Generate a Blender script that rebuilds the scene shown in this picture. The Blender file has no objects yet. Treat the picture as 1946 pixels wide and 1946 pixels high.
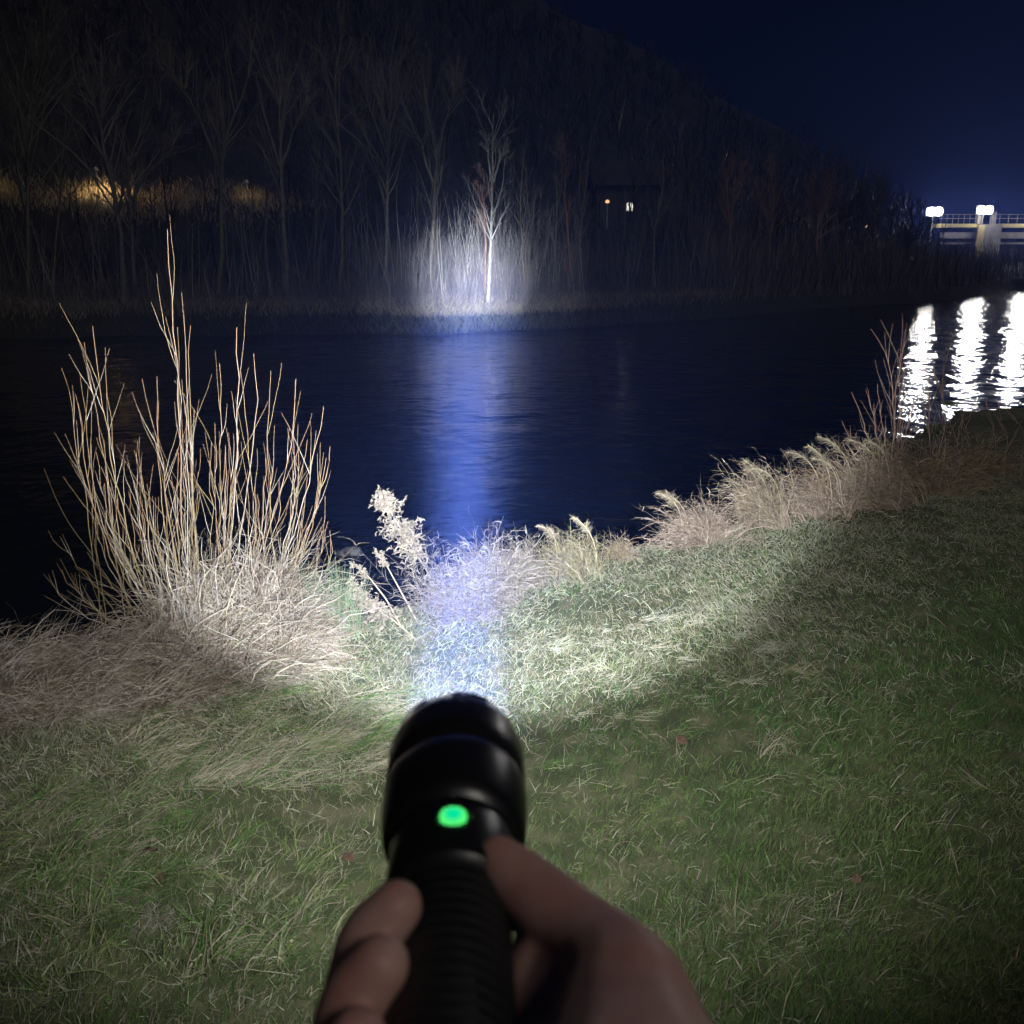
import bpy, math, random
import numpy as np
from mathutils import Vector

# ------------------------------------------------------------------ scene, camera, sky, added fill sun, exposure
scene = bpy.context.scene
C = scene.collection
rng = np.random.default_rng(7)
random.seed(7)
R = math.radians

EYE = 1.6
PITCH = math.atan((973 - 490) / 1792)      # horizon sits at 490 of 1946 lines
FPX = 1792.0
cam = bpy.data.cameras.new('camera')
cam.sensor_width = 36.0
cam.lens = 36.0 * FPX / 1946.0
cam.clip_start = 0.02
cam.clip_end = 2000
cam.dof.use_dof = True
cam.dof.focus_distance = 7.0
cam.dof.aperture_fstop = 16.0
camo = bpy.data.objects.new('camera', cam)
camo.location = (0, 0, EYE)
camo.rotation_euler = (math.pi / 2 - PITCH, 0, 0)
C.objects.link(camo)
scene.camera = camo

world = bpy.data.worlds.new('World')
scene.world = world
world.use_nodes = True
wn = world.node_tree.nodes
sky = wn.new('ShaderNodeTexSky')
sky.sky_type = 'NISHITA'
sky.sun_disc = False
sky.sun_elevation = R(-4.4)
sky.sun_rotation = R(58)
sky.altitude = 200
sky.air_density = 1.2
sky.dust_density = 1.0
sky.ozone_density = 4.0
wn['Background'].inputs['Strength'].default_value = 0.15
world.node_tree.links.new(sky.outputs[0], wn['Background'].inputs['Color'])

fill_sun = bpy.data.lights.new('night_fill', 'SUN')  # added fill from behind, no moon seen; brightens far trees and hand
fill_sun.energy = 0.55
fill_sun.angle = R(12)
fill_sun.color = (1.0, 0.94, 0.82)
fill_suno = bpy.data.objects.new('night_fill', fill_sun)
fill_suno.rotation_euler = (R(50), 0, R(36))
C.objects.link(fill_suno)

scene.view_settings.view_transform = 'Standard'
scene.view_settings.look = 'None'
scene.view_settings.exposure = 0.0
scene.view_settings.gamma = 1.0
scene.view_settings.use_curve_mapping = False
scene.render.engine = 'CYCLES'
cy = scene.cycles
cy.use_denoising = True
try:
    cy.denoiser = 'OPENIMAGEDENOISE'
except Exception:
    pass
cy.use_adaptive_sampling = True
cy.adaptive_threshold = 0.12
cy.adaptive_min_samples = 16
cy.max_bounces = 4
cy.diffuse_bounces = 2
cy.debug_use_spatial_splits = True
cy.glossy_bounces = 3
cy.transmission_bounces = 3
cy.transparent_max_bounces = 6
cy.volume_bounces = 0
cy.caustics_reflective = False
cy.caustics_refractive = False
cy.sample_clamp_indirect = 4.0
cy.light_sampling_threshold = 0.001

# ------------------------------------------------------------------ helpers
CP, SP = math.cos(PITCH), math.sin(PITCH)
def ray(px, py):
    a, b = (px - 973) / FPX, (973 - py) / FPX
    return np.array([a, CP + b * SP, -SP + b * CP])
def at_z(px, py, z):
    d = ray(px, py); t = (z - EYE) / d[2]
    return np.array([0, 0, EYE]) + d * t
def at_y(px, py, y):
    d = ray(px, py); return np.array([0, 0, EYE]) + d * (y / d[1])
def at_d(px, py, depth):
    return np.array([0, 0, EYE]) + ray(px, py) * depth
def depth_of(p):
    return p[1] * CP - (p[2] - EYE) * SP

def hash2(ix, iy, s):
    h = (ix * 374761393 + iy * 668265263 + s * 974634777) & 0x7fffffff
    h = ((h ^ (h >> 13)) * 1274126177) & 0x7fffffff
    return ((h ^ (h >> 16)) & 0xffff) / 65535.0
def vnoise(x, y, s=0):
    x = np.asarray(x, float); y = np.asarray(y, float)
    ix = np.floor(x).astype(np.int64); iy = np.floor(y).astype(np.int64)
    fx = x - ix; fy = y - iy
    fx = fx * fx * (3 - 2 * fx); fy = fy * fy * (3 - 2 * fy)
    a = hash2(ix, iy, s); b = hash2(ix + 1, iy, s); c = hash2(ix, iy + 1, s); d = hash2(ix + 1, iy + 1, s)
    return (a * (1 - fx) + b * fx) * (1 - fy) + (c * (1 - fx) + d * fx) * fy
def fbm(x, y, s=0, o=3):
    v = 0; a = 0.5; t = 0
    for k in range(o):
        v = v + a * vnoise(x * 2 ** k, y * 2 ** k, s + k * 17); t += a; a *= 0.5
    return v / t
def sstep(t):
    t = np.clip(t, 0, 1); return t * t * (3 - 2 * t)

def mesh_np(name, V, Q, T=None, col=None, smooth=True):
    """V (n,3), Q (m,4) quads, T (k,3) triangles, col (n,3) colours"""
    me = bpy.data.meshes.new(name)
    V = np.ascontiguousarray(V, dtype=np.float32)
    Q = np.zeros((0, 4), np.int32) if Q is None else np.asarray(Q, np.int32)
    T = np.zeros((0, 3), np.int32) if T is None else np.asarray(T, np.int32)
    me.vertices.add(len(V)); me.vertices.foreach_set('co', V.ravel())
    nl = Q.size + T.size
    me.loops.add(nl); me.loops.foreach_set('vertex_index', np.concatenate([Q.ravel(), T.ravel()]).astype(np.int32))
    me.polygons.add(len(Q) + len(T))
    st = np.concatenate([np.arange(len(Q)) * 4, Q.size + np.arange(len(T)) * 3]).astype(np.int32)
    me.polygons.foreach_set('loop_start', st)
    me.polygons.foreach_set('use_smooth', np.full(len(Q) + len(T), smooth))
    me.update(calc_edges=True)
    if col is not None:
        a = me.color_attributes.new('Col', 'FLOAT_COLOR', 'POINT')
        c4 = np.ones((len(V), 4), np.float32); c4[:, :3] = col
        a.data.foreach_set('color', c4.ravel())
    return me

class Geo:
    """collects numpy pieces and links them as one mesh object"""
    def __init__(s): s.V = []; s.Q = []; s.T = []; s.Cl = []; s.n = 0
    def add(s, V, Q=None, T=None, col=None):
        V = np.asarray(V, float).reshape(-1, 3)
        s.V.append(V)
        if Q is not None and len(Q): s.Q.append(np.asarray(Q) + s.n)
        if T is not None and len(T): s.T.append(np.asarray(T) + s.n)
        c = np.ones((len(V), 3)) * 0.5 if col is None else np.broadcast_to(np.asarray(col, float).reshape(-1, 3), (len(V), 3))
        s.Cl.append(c); s.n += len(V)
    def build(s, name, mat, parent=None, smooth=True, origin=None):
        V = np.concatenate(s.V)
        if origin is not None: V = V - np.asarray(origin)
        Q = np.concatenate(s.Q) if s.Q else None
        T = np.concatenate(s.T) if s.T else None
        me = mesh_np(name, V, Q, T, np.concatenate(s.Cl), smooth)
        me.materials.append(mat)
        o = bpy.data.objects.new(name, me); C.objects.link(o)
        if origin is not None and parent is None: o.location = origin
        if parent is not None: o.parent = parent
        return o
    # ---- shapes
    def box(s, c, h, col=None):
        c = np.array(c, float); h = np.array(h, float)
        v = np.array([[x, y, z] for x in (-1, 1) for y in (-1, 1) for z in (-1, 1)]) * h + c
        q = [[0, 1, 3, 2], [4, 6, 7, 5], [0, 4, 5, 1], [2, 3, 7, 6], [0, 2, 6, 4], [1, 5, 7, 3]]
        s.add(v, q, None, col)
    def ribbons(s, P, W, col):
        """P (N,K,3) paths, W (N,K) widths, col (N,3) or (N,K,3)"""
        N, K, _ = P.shape
        T = np.gradient(P, axis=1)
        a = rng.uniform(0, 2 * np.pi, N)
        rnd = np.stack([np.cos(a), np.sin(a), rng.uniform(-.3, .3, N)], 1)[:, None, :]
        S = np.cross(T, np.broadcast_to(rnd, T.shape))
        S /= np.linalg.norm(S, axis=2, keepdims=True) + 1e-9
        V = np.stack([P - S * W[..., None] / 2, P + S * W[..., None] / 2], 2).reshape(-1, 3)
        i = (np.arange(N)[:, None] * K + np.arange(K - 1)[None]) * 2
        Q = np.stack([i, i + 1, i + 3, i + 2], -1).reshape(-1, 4)
        if col.ndim == 2: col = np.broadcast_to(col[:, None], (N, K, 3))
        s.add(V, Q, None, np.repeat(col.reshape(-1, 3), 2, axis=0))
    def tubes(s, P, W, col, sides=5):
        """P (N,K,3), W (N,K) radii"""
        N, K, _ = P.shape
        T = np.gradient(P, axis=1); T /= np.linalg.norm(T, axis=2, keepdims=True) + 1e-9
        ref = np.where(np.abs(T[:, :1, 2:3]) > .9, np.array([[[1., 0, 0]]]), np.array([[[0, 0, 1.]]]))
        A = np.cross(T, np.broadcast_to(ref, T.shape)); A /= np.linalg.norm(A, axis=2, keepdims=True) + 1e-9
        B = np.cross(T, A)
        th = np.arange(sides) * 2 * np.pi / sides
        V = P[:, :, None] + W[:, :, None, None] * (A[:, :, None] * np.cos(th)[None, None, :, None] + B[:, :, None] * np.sin(th)[None, None, :, None])
        base = (np.arange(N)[:, None] * K + np.arange(K - 1)[None]) * sides
        q = []
        for j in range(sides):
            k = (j + 1) % sides
            q.append(np.stack([base + j, base + k, base + sides + k, base + sides + j], -1).reshape(-1, 4))
        if col.ndim == 2: col = np.broadcast_to(col[:, None], (N, K, 3))
        s.add(V.reshape(-1, 3), np.concatenate(q), None, np.repeat(col.reshape(-1, 3), sides, axis=0))
    def lathe(s, prof, seg=64, col=None, axis='y', rfun=None):
        """prof [(pos along axis, radius)]; closed by caps where the radius is given as 0"""
        th = np.arange(seg) * 2 * np.pi / seg
        V = []
        for p, r in prof:
            rr = np.full(seg, r) if rfun is None else rfun(p, r, th)
            V.append(np.stack([rr * np.cos(th), np.full(seg, p), rr * np.sin(th)], 1))
        V = np.concatenate(V); n = len(prof)
        if axis == 'z': V = V[:, [0, 2, 1]]
        q = [[i * seg + j, i * seg + (j + 1) % seg, (i + 1) * seg + (j + 1) % seg, (i + 1) * seg + j] for i in range(n - 1) for j in range(seg)]
        s.add(V, q, None, col)

def arch(base, az, ln, phi0, phi1, K, azw=0.25, bend=1.0, kink=0.0):
    """strands that leave the ground at elevation phi0 and droop to phi1"""
    N = len(base); t = np.linspace(0, 1, K)[None]
    ph = phi0[:, None] + (phi1 - phi0)[:, None] * t ** bend + np.cumsum(rng.normal(0, kink / math.sqrt(K), (N, K)), axis=1)
    a = az[:, None] + np.cumsum(rng.normal(0, azw / math.sqrt(K), (N, K)), axis=1)
    d = np.stack([np.cos(ph) * np.cos(a), np.cos(ph) * np.sin(a), np.sin(ph)], -1) * (ln / (K - 1))[:, None, None]
    P = np.zeros((N, K, 3)); P[:, 1:] = np.cumsum(d[:, :-1], axis=1)
    return P + base[:, None]

def grow(pos, dr, ln, K, up=0.3, wig=0.12):
    """wandering branches (N,K,3)"""
    N = len(pos); d = dr / np.linalg.norm(dr, axis=1, keepdims=True)
    P = np.zeros((N, K, 3)); P[:, 0] = pos
    st = (ln / (K - 1))[:, None]
    for k in range(1, K):
        d = d + rng.normal(0, wig, (N, 3)); d[:, 2] += up / K
        d /= np.linalg.norm(d, axis=1, keepdims=True)
        P[:, k] = P[:, k - 1] + d * st
    return P

def children_of(P, W, M, t0, t1, ang, lnf, K, up, wig):
    """M branches off the paths P"""
    N, KP, _ = P.shape
    idx = rng.integers(0, N, M); t = rng.uniform(t0, t1, M) * (KP - 1)
    i = np.clip(t.astype(int), 0, KP - 2); f = (t - i)[:, None]
    pos = P[idx, i] * (1 - f) + P[idx, i + 1] * f
    tan = P[idx, i + 1] - P[idx, i]; tan /= np.linalg.norm(tan, axis=1, keepdims=True)
    rv = rng.normal(0, 1, (M, 3)); side = np.cross(tan, rv); side /= np.linalg.norm(side, axis=1, keepdims=True)
    an = rng.uniform(ang[0], ang[1], M)[:, None]
    d = tan * np.cos(an) + side * np.sin(an)
    plen = np.linalg.norm(np.diff(P, axis=1), axis=2).sum(1)[idx]
    ln = plen * rng.uniform(lnf[0], lnf[1], M) * (1.15 - 0.6 * t / (KP - 1))
    w0 = (W[idx, i] * (1 - f[:, 0]) + W[idx, i + 1] * f[:, 0]) * 0.62
    return grow(pos, d, ln, K, up, wig), w0

def taper(w0, K, tip=0.25):
    return w0[:, None] * np.linspace(1, tip, K)[None]

def tag(o, label=None, cat=None, group=None, kind=None):
    if label: o['label'] = label
    if cat: o['category'] = cat
    if group: o['group'] = group
    if kind: o['kind'] = kind
    return o
def empty(name, loc, label=None, cat=None, group=None):
    o = bpy.data.objects.new(name, None); C.objects.link(o); o.location = loc
    o.empty_display_size = 0.1
    return tag(o, label, cat, group)

# ------------------------------------------------------------------ materials
def mat(name):
    m = bpy.data.materials.new(name); m.use_nodes = True
    return m, m.node_tree.nodes, m.node_tree.links, m.node_tree.nodes['Principled BSDF']
def strand_mat(name, rough=0.65, trans=0.25, spec=0.25):
    m, n, l, b = mat(name)
    c = n.new('ShaderNodeVertexColor'); c.layer_name = 'Col'
    l.new(c.outputs['Color'], b.inputs['Base Color'])
    b.inputs['Roughness'].default_value = rough
    b.inputs['Specular IOR Level'].default_value = spec
    if trans > 0:
        tr = n.new('ShaderNodeBsdfTranslucent'); l.new(c.outputs['Color'], tr.inputs['Color'])
        mx = n.new('ShaderNodeMixShader'); mx.inputs[0].default_value = trans
        l.new(b.outputs[0], mx.inputs[1]); l.new(tr.outputs[0], mx.inputs[2])
        l.new(mx.outputs[0], n['Material Output'].inputs['Surface'])
    return m
M_grass = strand_mat('grass_blades')
M_dry = strand_mat('dry_stalks', 0.7, 0.15)
M_twig = strand_mat('twig_bark', 0.55, 0.0, 0.35)

def bark_mat():
    m, n, l, b = mat('tree_bark')
    c = n.new('ShaderNodeVertexColor'); c.layer_name = 'Col'
    tx = n.new('ShaderNodeTexCoord'); mp = n.new('ShaderNodeMapping'); mp.inputs['Scale'].default_value = (6, 6, 2.2)
    l.new(tx.outputs['Object'], mp.inputs[0])
    ns = n.new('ShaderNodeTexNoise'); ns.inputs['Scale'].default_value = 2.5; ns.inputs['Detail'].default_value = 5
    l.new(mp.outputs[0], ns.inputs['Vector'])
    rp = n.new('ShaderNodeValToRGB'); rp.color_ramp.elements[0].position = .35; rp.color_ramp.elements[0].color = (.45, .42, .38, 1)
    rp.color_ramp.elements[1].position = .65; rp.color_ramp.elements[1].color = (1, 1, 1, 1)
    l.new(ns.outputs['Fac'], rp.inputs[0])
    mx = n.new('ShaderNodeMix'); mx.data_type = 'RGBA'; mx.blend_type = 'MULTIPLY'; mx.inputs[0].default_value = 1
    l.new(c.outputs['Color'], mx.inputs[6]); l.new(rp.outputs[0], mx.inputs[7]); l.new(mx.outputs[2], b.inputs['Base Color'])
    b.inputs['Roughness'].default_value = .8
    return m
M_bark = bark_mat()

def noise_mat(name, c1, c2, scale, rough=.9, bump=.3, detail=6, c3=None):
    m, n, l, b = mat(name)
    tx = n.new('ShaderNodeTexCoord')
    ns = n.new('ShaderNodeTexNoise'); ns.inputs['Scale'].default_value = scale; ns.inputs['Detail'].default_value = detail
    l.new(tx.outputs['Object'], ns.inputs['Vector'])
    rp = n.new('ShaderNodeValToRGB'); e = rp.color_ramp.elements
    e[0].position = .33; e[0].color = (*c1, 1); e[1].position = .67; e[1].color = (*c2, 1)
    if c3:
        k = e.new(.5); k.color = (*c3, 1)
    l.new(ns.outputs['Fac'], rp.inputs[0]); l.new(rp.outputs[0], b.inputs['Base Color'])
    b.inputs['Roughness'].default_value = rough
    if bump:
        bp = n.new('ShaderNodeBump'); bp.inputs['Strength'].default_value = bump; bp.inputs['Distance'].default_value = .02
        l.new(ns.outputs['Fac'], bp.inputs['Height']); l.new(bp.outputs[0], b.inputs['Normal'])
    return m
M_soil = noise_mat('lawn_soil', (.035, .04, .018), (.11, .10, .055), 9, c3=(.055, .065, .025))
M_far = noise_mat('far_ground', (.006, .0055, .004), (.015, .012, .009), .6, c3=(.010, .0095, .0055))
M_rock = noise_mat('wet_stone', (.05, .05, .05), (.16, .155, .15), 8, .6, .6)
M_conc = noise_mat('concrete', (.25, .24, .23), (.38, .37, .35), 1.5, .85, .2)
M_plaster = noise_mat('house_plaster', (.022, .02, .018), (.035, .032, .03), 2, .9, .1)
M_roof = noise_mat('roof_tile', (.018, .014, .012), (.03, .022, .02), 5, .85, .2)
M_steel = noise_mat('galvanised_steel', (.4, .4, .4), (.52, .52, .5), 6, .45, .05)
M_yellow = noise_mat('yellow_paint', (.62, .55, .25), (.72, .64, .32), 3, .5, .05)
M_leaf = noise_mat('fallen_leaf', (.06, .032, .022), (.12, .07, .045), 60, .7, .2)
def emit(name, col, s):
    m = bpy.data.materials.new(name); m.use_nodes = True; n = m.node_tree.nodes; n.clear()
    e = n.new('ShaderNodeEmission'); e.inputs[0].default_value = (*col, 1); e.inputs[1].default_value = s
    o = n.new('ShaderNodeOutputMaterial'); m.node_tree.links.new(e.outputs[0], o.inputs[0]); return m

# ------------------------------------------------------------------ the near bank
WY = 112.0                                     # distance of the weir
WZ = -1.2                                      # water level
edge_px = [(-700, 1400), (-300, 1320), (0, 1255), (250, 1232), (450, 1215), (650, 1195), (800, 1170), (950, 1130), (1150, 1068),
           (1300, 1030), (1500, 985), (1700, 945), (1900, 893), (2100, 860), (2400, 830)]
EP = np.array([at_z(x, y, 0)[:2] for x, y in edge_px])
SPX = np.array([[-40, 4.5], [-8, 5.4], [-4, 6.0], [-2.3, 6.3], [-.8, 6.9], [.6, 7.6], [1.6, 8.6], [3.0, 10.3], [4.6, 13.0], [5.6, 15.4], [6.8, 16.2], [8.2, 18.4], [11, 20.7], [20, 24], [40, 30], [150, 60]])
def edge_y(x): return np.interp(x, EP[:, 0], EP[:, 1])
def shore_y(x): return np.interp(x, SPX[:, 0], SPX[:, 1]) + (vnoise(np.asarray(x) * 1.3, np.asarray(x) * 0 + 3, 5) - .5) * .5
def ground_z(x, y):
    x = np.asarray(x, float); y = np.asarray(y, float)
    e = edge_y(x); s = shore_y(x)
    t = (y - e) / (s - e)
    z = WZ * sstep(t)
    z = np.where(y > s, WZ - .45 * (y - s), z)
    z = np.maximum(z, -3.2)
    lump = (fbm(x * .7, y * .7, 3) - .5) * .10 + (vnoise(x * 3.1, y * 3.1, 9) - .5) * .035
    return z + lump * np.where(t > 1, 0.3, 1) - .04 * sstep((y - e + .5) / 1.0)

def grid_obj(name, xs, ys, zf, m):
    X, Y = np.meshgrid(xs, ys, indexing='ij')
    V = np.stack([X, Y, zf(X, Y)], -1).reshape(-1, 3)
    nx, ny = len(xs), len(ys)
    i = (np.arange(nx - 1)[:, None] * ny + np.arange(ny - 1)[None]).ravel()
    Q = np.stack([i, i + ny, i + ny + 1, i + 1], -1)
    me = mesh_np(name, V, Q); me.materials.append(m)
    o = bpy.data.objects.new(name, me); C.objects.link(o); o['kind'] = 'structure'
    return o
xs = np.concatenate([np.linspace(-150, -9, 40)[:-1], np.linspace(-9, 14, 330)[:-1], np.linspace(14, 150, 50)])
ys = np.concatenate([np.linspace(-140, -2, 30)[:-1], np.linspace(-2, 22, 340)[:-1], np.linspace(22, 70, 40)])
grid_obj('ground', xs, ys, ground_z, M_soil)

# ------------------------------------------------------------------ river
def water_mat():
    m, n, l, b = mat('river_water')
    b.inputs['Base Color'].default_value = (.006, .009, .012, 1)
    b.inputs['Roughness'].default_value = .10
    b.inputs['IOR'].default_value = 1.33
    tx = n.new('ShaderNodeTexCoord')
    def layer(scale, sx, sy, dist):
        mp = n.new('ShaderNodeMapping'); mp.inputs['Scale'].default_value = (sx, sy, 1); mp.inputs['Rotation'].default_value = (0, 0, R(-14))
        l.new(tx.outputs['Object'], mp.inputs[0])
        ns = n.new('ShaderNodeTexNoise'); ns.inputs['Scale'].default_value = scale; ns.inputs['Detail'].default_value = 3
        ns.inputs['Distortion'].default_value = dist
        l.new(mp.outputs[0], ns.inputs['Vector']); return ns
    a = layer(.62, 1.15, .95, .4); c = layer(2.6, .8, 1.1, .3)
    ad = n.new('ShaderNodeMath'); ad.operation = 'MULTIPLY_ADD'; ad.inputs[1].default_value = .26
    l.new(c.outputs['Fac'], ad.inputs[0]); l.new(a.outputs['Fac'], ad.inputs[2])
    bp = n.new('ShaderNodeBump'); bp.inputs['Strength'].default_value = 1; bp.inputs['Distance'].default_value = .095
    l.new(ad.outputs[0], bp.inputs['Height']); l.new(bp.outputs[0], b.inputs['Normal'])
    return m
wv = np.array([[-240, -130, WZ], [240, -130, WZ], [240, 440, WZ], [-240, 440, WZ]], float)
wg = Geo(); wg.add(wv, [[0, 1, 2, 3]])
river = wg.build('river', water_mat(), smooth=False); river['kind'] = 'structure'

# ------------------------------------------------------------------ far bank and hill
far_px = [(-600, 655), (0, 642), (400, 638), (800, 640), (1000, 632), (1200, 617), (1400, 600), (1600, 583), (1800, 571), (1946, 551), (2300, 545)]
FP = np.array([at_z(x, y, WZ)[:2] for x, y in far_px])
def far_y(x): return np.interp(x, FP[:, 0], FP[:, 1]) + (vnoise(np.asarray(x) * .35, np.asarray(x) * 0 + 8, 11) - .5) * 1.6
ridge_px = [(-900, -700), (-300, -560), (0, -440), (500, -220), (800, -95), (1000, 0), (1100, 58), (1250, 128), (1400, 208), (1500, 265), (1600, 322), (1660, 372), (1710, 410), (1800, 452), (2300, 462)]
RY = 190.0
RP = np.array([at_y(x, y, RY)[[0, 2]] for x, y in ridge_px])
def far_z(x, y):
    x = np.asarray(x, float); y = np.asarray(y, float)
    f = far_y(x); d = y - f
    z = WZ + np.where(d < 0, .4 * d, 0)
    z = z + .95 * sstep(d / 2.6) + .7 * sstep((d - 2) / 6)
    r = np.interp(x * RY / np.maximum(y, 40), RP[:, 0], RP[:, 1]); r = np.minimum(r, np.interp(x, RP[:, 0], RP[:, 1]) * .5 + r * .5)
    yb = np.minimum(f + 6, 120)
    t = np.clip((y - yb) / (RY - yb), 0, 1)
    z = z + (r + .2) * t ** 1.18
    z = z - np.maximum(y - RY, 0) * .35
    z = z + (fbm(x * .12, y * .12, 21) - .5) * (1 + 5 * t) * np.clip(d / 8, 0, 1)
    return np.maximum(z, -4)
xs = np.concatenate([np.linspace(-200, -45, 60)[:-1], np.linspace(-45, 75, 200)[:-1], np.linspace(75, 200, 50)])
ys = np.concatenate([np.linspace(22, 95, 170)[:-1], np.linspace(95, 260, 110)])
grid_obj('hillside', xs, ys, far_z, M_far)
def far_hit(px, py, y0=30., y1=200.):
    yy = np.linspace(y0, y1, 1500); d = ray(px, py); t = yy / d[1]
    hit = np.nonzero(EYE + d[2] * t < far_z(d[0] * t, yy))[0]
    k = hit[0] if len(hit) else len(yy) - 1
    return np.array([d[0] * t[k], yy[k], float(far_z(d[0] * t[k], yy[k]))])

# ------------------------------------------------------------------ bare wood on the hill, far thicket, far reeds (masses)
def jitcol(N, c, v=.25, hue=.06):
    c = np.asarray(c, float)
    k = rng.uniform(1 - v, 1 + v, (N, 1)); h = 1 + rng.uniform(-hue, hue, (N, 3))
    return np.clip(c * k * h, 0.005, .9)

g = Geo()
NT = 2000
ty = np.where(rng.uniform(0, 1, NT) < .32, rng.uniform(44, 95, NT), rng.uniform(95, 178, NT)); tx = (rng.uniform(-600, 1750, NT) - 973) / FPX * ty
hh = rng.uniform(4, 8, NT)
hh = np.where(ty < 95, hh * .85, hh * .75)
ok = ty > far_y(tx) + 7
tx, ty, hh = tx[ok], ty[ok], hh[ok]; NT = len(tx)
bz = far_z(tx, ty)
base = np.stack([tx, ty, bz - .3], 1)
tr = grow(base, np.stack([rng.normal(0, .08, NT), rng.normal(0, .08, NT), np.ones(NT)], 1), hh, 4, .2, .06)
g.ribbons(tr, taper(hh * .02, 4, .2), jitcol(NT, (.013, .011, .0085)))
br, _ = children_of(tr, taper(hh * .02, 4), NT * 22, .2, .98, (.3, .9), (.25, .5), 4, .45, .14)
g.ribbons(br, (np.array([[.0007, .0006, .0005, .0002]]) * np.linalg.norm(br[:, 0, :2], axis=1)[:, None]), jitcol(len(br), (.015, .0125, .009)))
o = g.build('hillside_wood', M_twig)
tag(o, 'dark bare wood covering the hill behind the river', 'woodland', kind='stuff')

g = Geo()
N = 26000
px = np.concatenate([rng.uniform(-250, 2000, N - 9000), rng.normal(905, 110, 9000)])
X0 = (px - 973) / FPX * 36
for it in range(3):
    Yb = far_y(X0); X0 = (px - 973) / FPX * (Yb + 4) * .98
dd = 1.7 + 12 * rng.uniform(0, 1, N) ** 1.4
Y0 = far_y(X0) + dd
hgt = rng.uniform(.25, 1.25, N) * (.3 + 1.3 * fbm(X0 * .6, Y0 * .6, 31) ** 1.5) * np.where(rng.uniform(0, 1, N) < .06, 2.2, 1.0) + .15
base = np.stack([X0, Y0, far_z(X0, Y0) - .05], 1)
P = grow(base, np.stack([rng.normal(0, .30, N), rng.normal(0, .25, N), np.ones(N)], 1), hgt, 4, .3, .13)
g.ribbons(P, np.repeat(rng.uniform(.008, .024, (N, 1)), 4, 1) * np.array([[1, .9, .7, .3]]), jitcol(N, (.058, .050, .047), .55))
P2, _ = children_of(P, taper(np.full(N, .01), 4), 26000, .3, .95, (.4, 1.1), (.25, .5), 3, .2, .15)
g.ribbons(P2, np.tile(np.array([[.010, .008, .003]]), (len(P2), 1)), jitcol(len(P2), (.058, .050, .047), .55))
NS = 420
sx = np.concatenate([rng.uniform(-250, 1750, 300), rng.normal(920, 90, 120)]); sX = (sx - 973) / FPX * 38
sX = (sx - 973) / FPX * (far_y(sX) + 4); sY = far_y(sX) + rng.uniform(1.8, 8, NS)
S_ = grow(np.stack([sX, sY, far_z(sX, sY) - .1], 1), np.stack([rng.normal(0, .12, NS), rng.normal(0, .1, NS), np.ones(NS)], 1), rng.uniform(1.5, 4.5, NS), 8, .15, .06)
g.tubes(S_, taper(rng.uniform(.008, .022, NS), 8, .3), jitcol(NS, (.125, .112, .104), .45), 4)
S2, _ = children_of(S_, taper(np.full(NS, .015), 8), 3000, .35, .97, (.3, .8), (.12, .3), 4, .3, .12)
g.ribbons(S2, np.tile(np.array([[.012, .010, .008, .004]]), (3000, 1)), jitcol(3000, (.09, .08, .072), .4))
NR = 9000
rx = rng.uniform(1330, 1960, NR); rX = (rx - 973) / FPX * 70
for it in range(3): rX = (rx - 973) / FPX * (far_y(rX) + 8)
rY = far_y(rX) + 1.5 + 26 * rng.uniform(0, 1, NR) ** 1.3
ok = rY < WY - 4; rX, rY = rX[ok], rY[ok]; NR = len(rX)
R_ = grow(np.stack([rX, rY, far_z(rX, rY) - .1], 1), np.stack([rng.normal(0, .2, NR), rng.normal(0, .2, NR), np.ones(NR)], 1), rng.uniform(.8, 3.2, NR), 4, .2, .12)
g.ribbons(R_, np.tile(np.array([[.05, .04, .035, .012]]), (NR, 1)), jitcol(NR, (.06, .05, .045), .4))
o = g.build('undergrowth', M_twig)
tag(o, 'tangled thin twigs of undergrowth on the opposite bank', 'undergrowth', kind='stuff')

g = Geo()
N = 15000
px = np.concatenate([rng.uniform(-250, 2000, 7500), rng.normal(920, 120, 7500)])
X0 = (px - 973) / FPX * 35
for it in range(3):
    X0 = (px - 973) / FPX * (far_y(X0) + 1.8) * .98
Y0 = far_y(X0) + rng.uniform(.2, 3.0, N)
Y0 = np.where(rng.uniform(0, 1, N) < .6, far_y(X0) + rng.uniform(1.5, 2.9, N), Y0)
base = np.stack([X0, Y0, far_z(X0, Y0) - .02], 1)
P = arch(base, rng.uniform(0, 6.28, N), rng.uniform(.2, .65, N), rng.uniform(1.0, 1.5, N), rng.uniform(-.3, .7, N), 4)
low = (Y0 - far_y(X0) < 1.4)[:, None]
g.ribbons(P, np.tile(np.array([[.016, .015, .012, .004]]), (N, 1)), np.where(low, jitcol(N, (.07, .075, .05), .3), jitcol(N, (.165, .14, .10), .4)))
o = g.build('dry_reeds', M_dry)
tag(o, 'strip of short dry reeds edging the opposite bank', 'reeds', kind='stuff')

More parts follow.
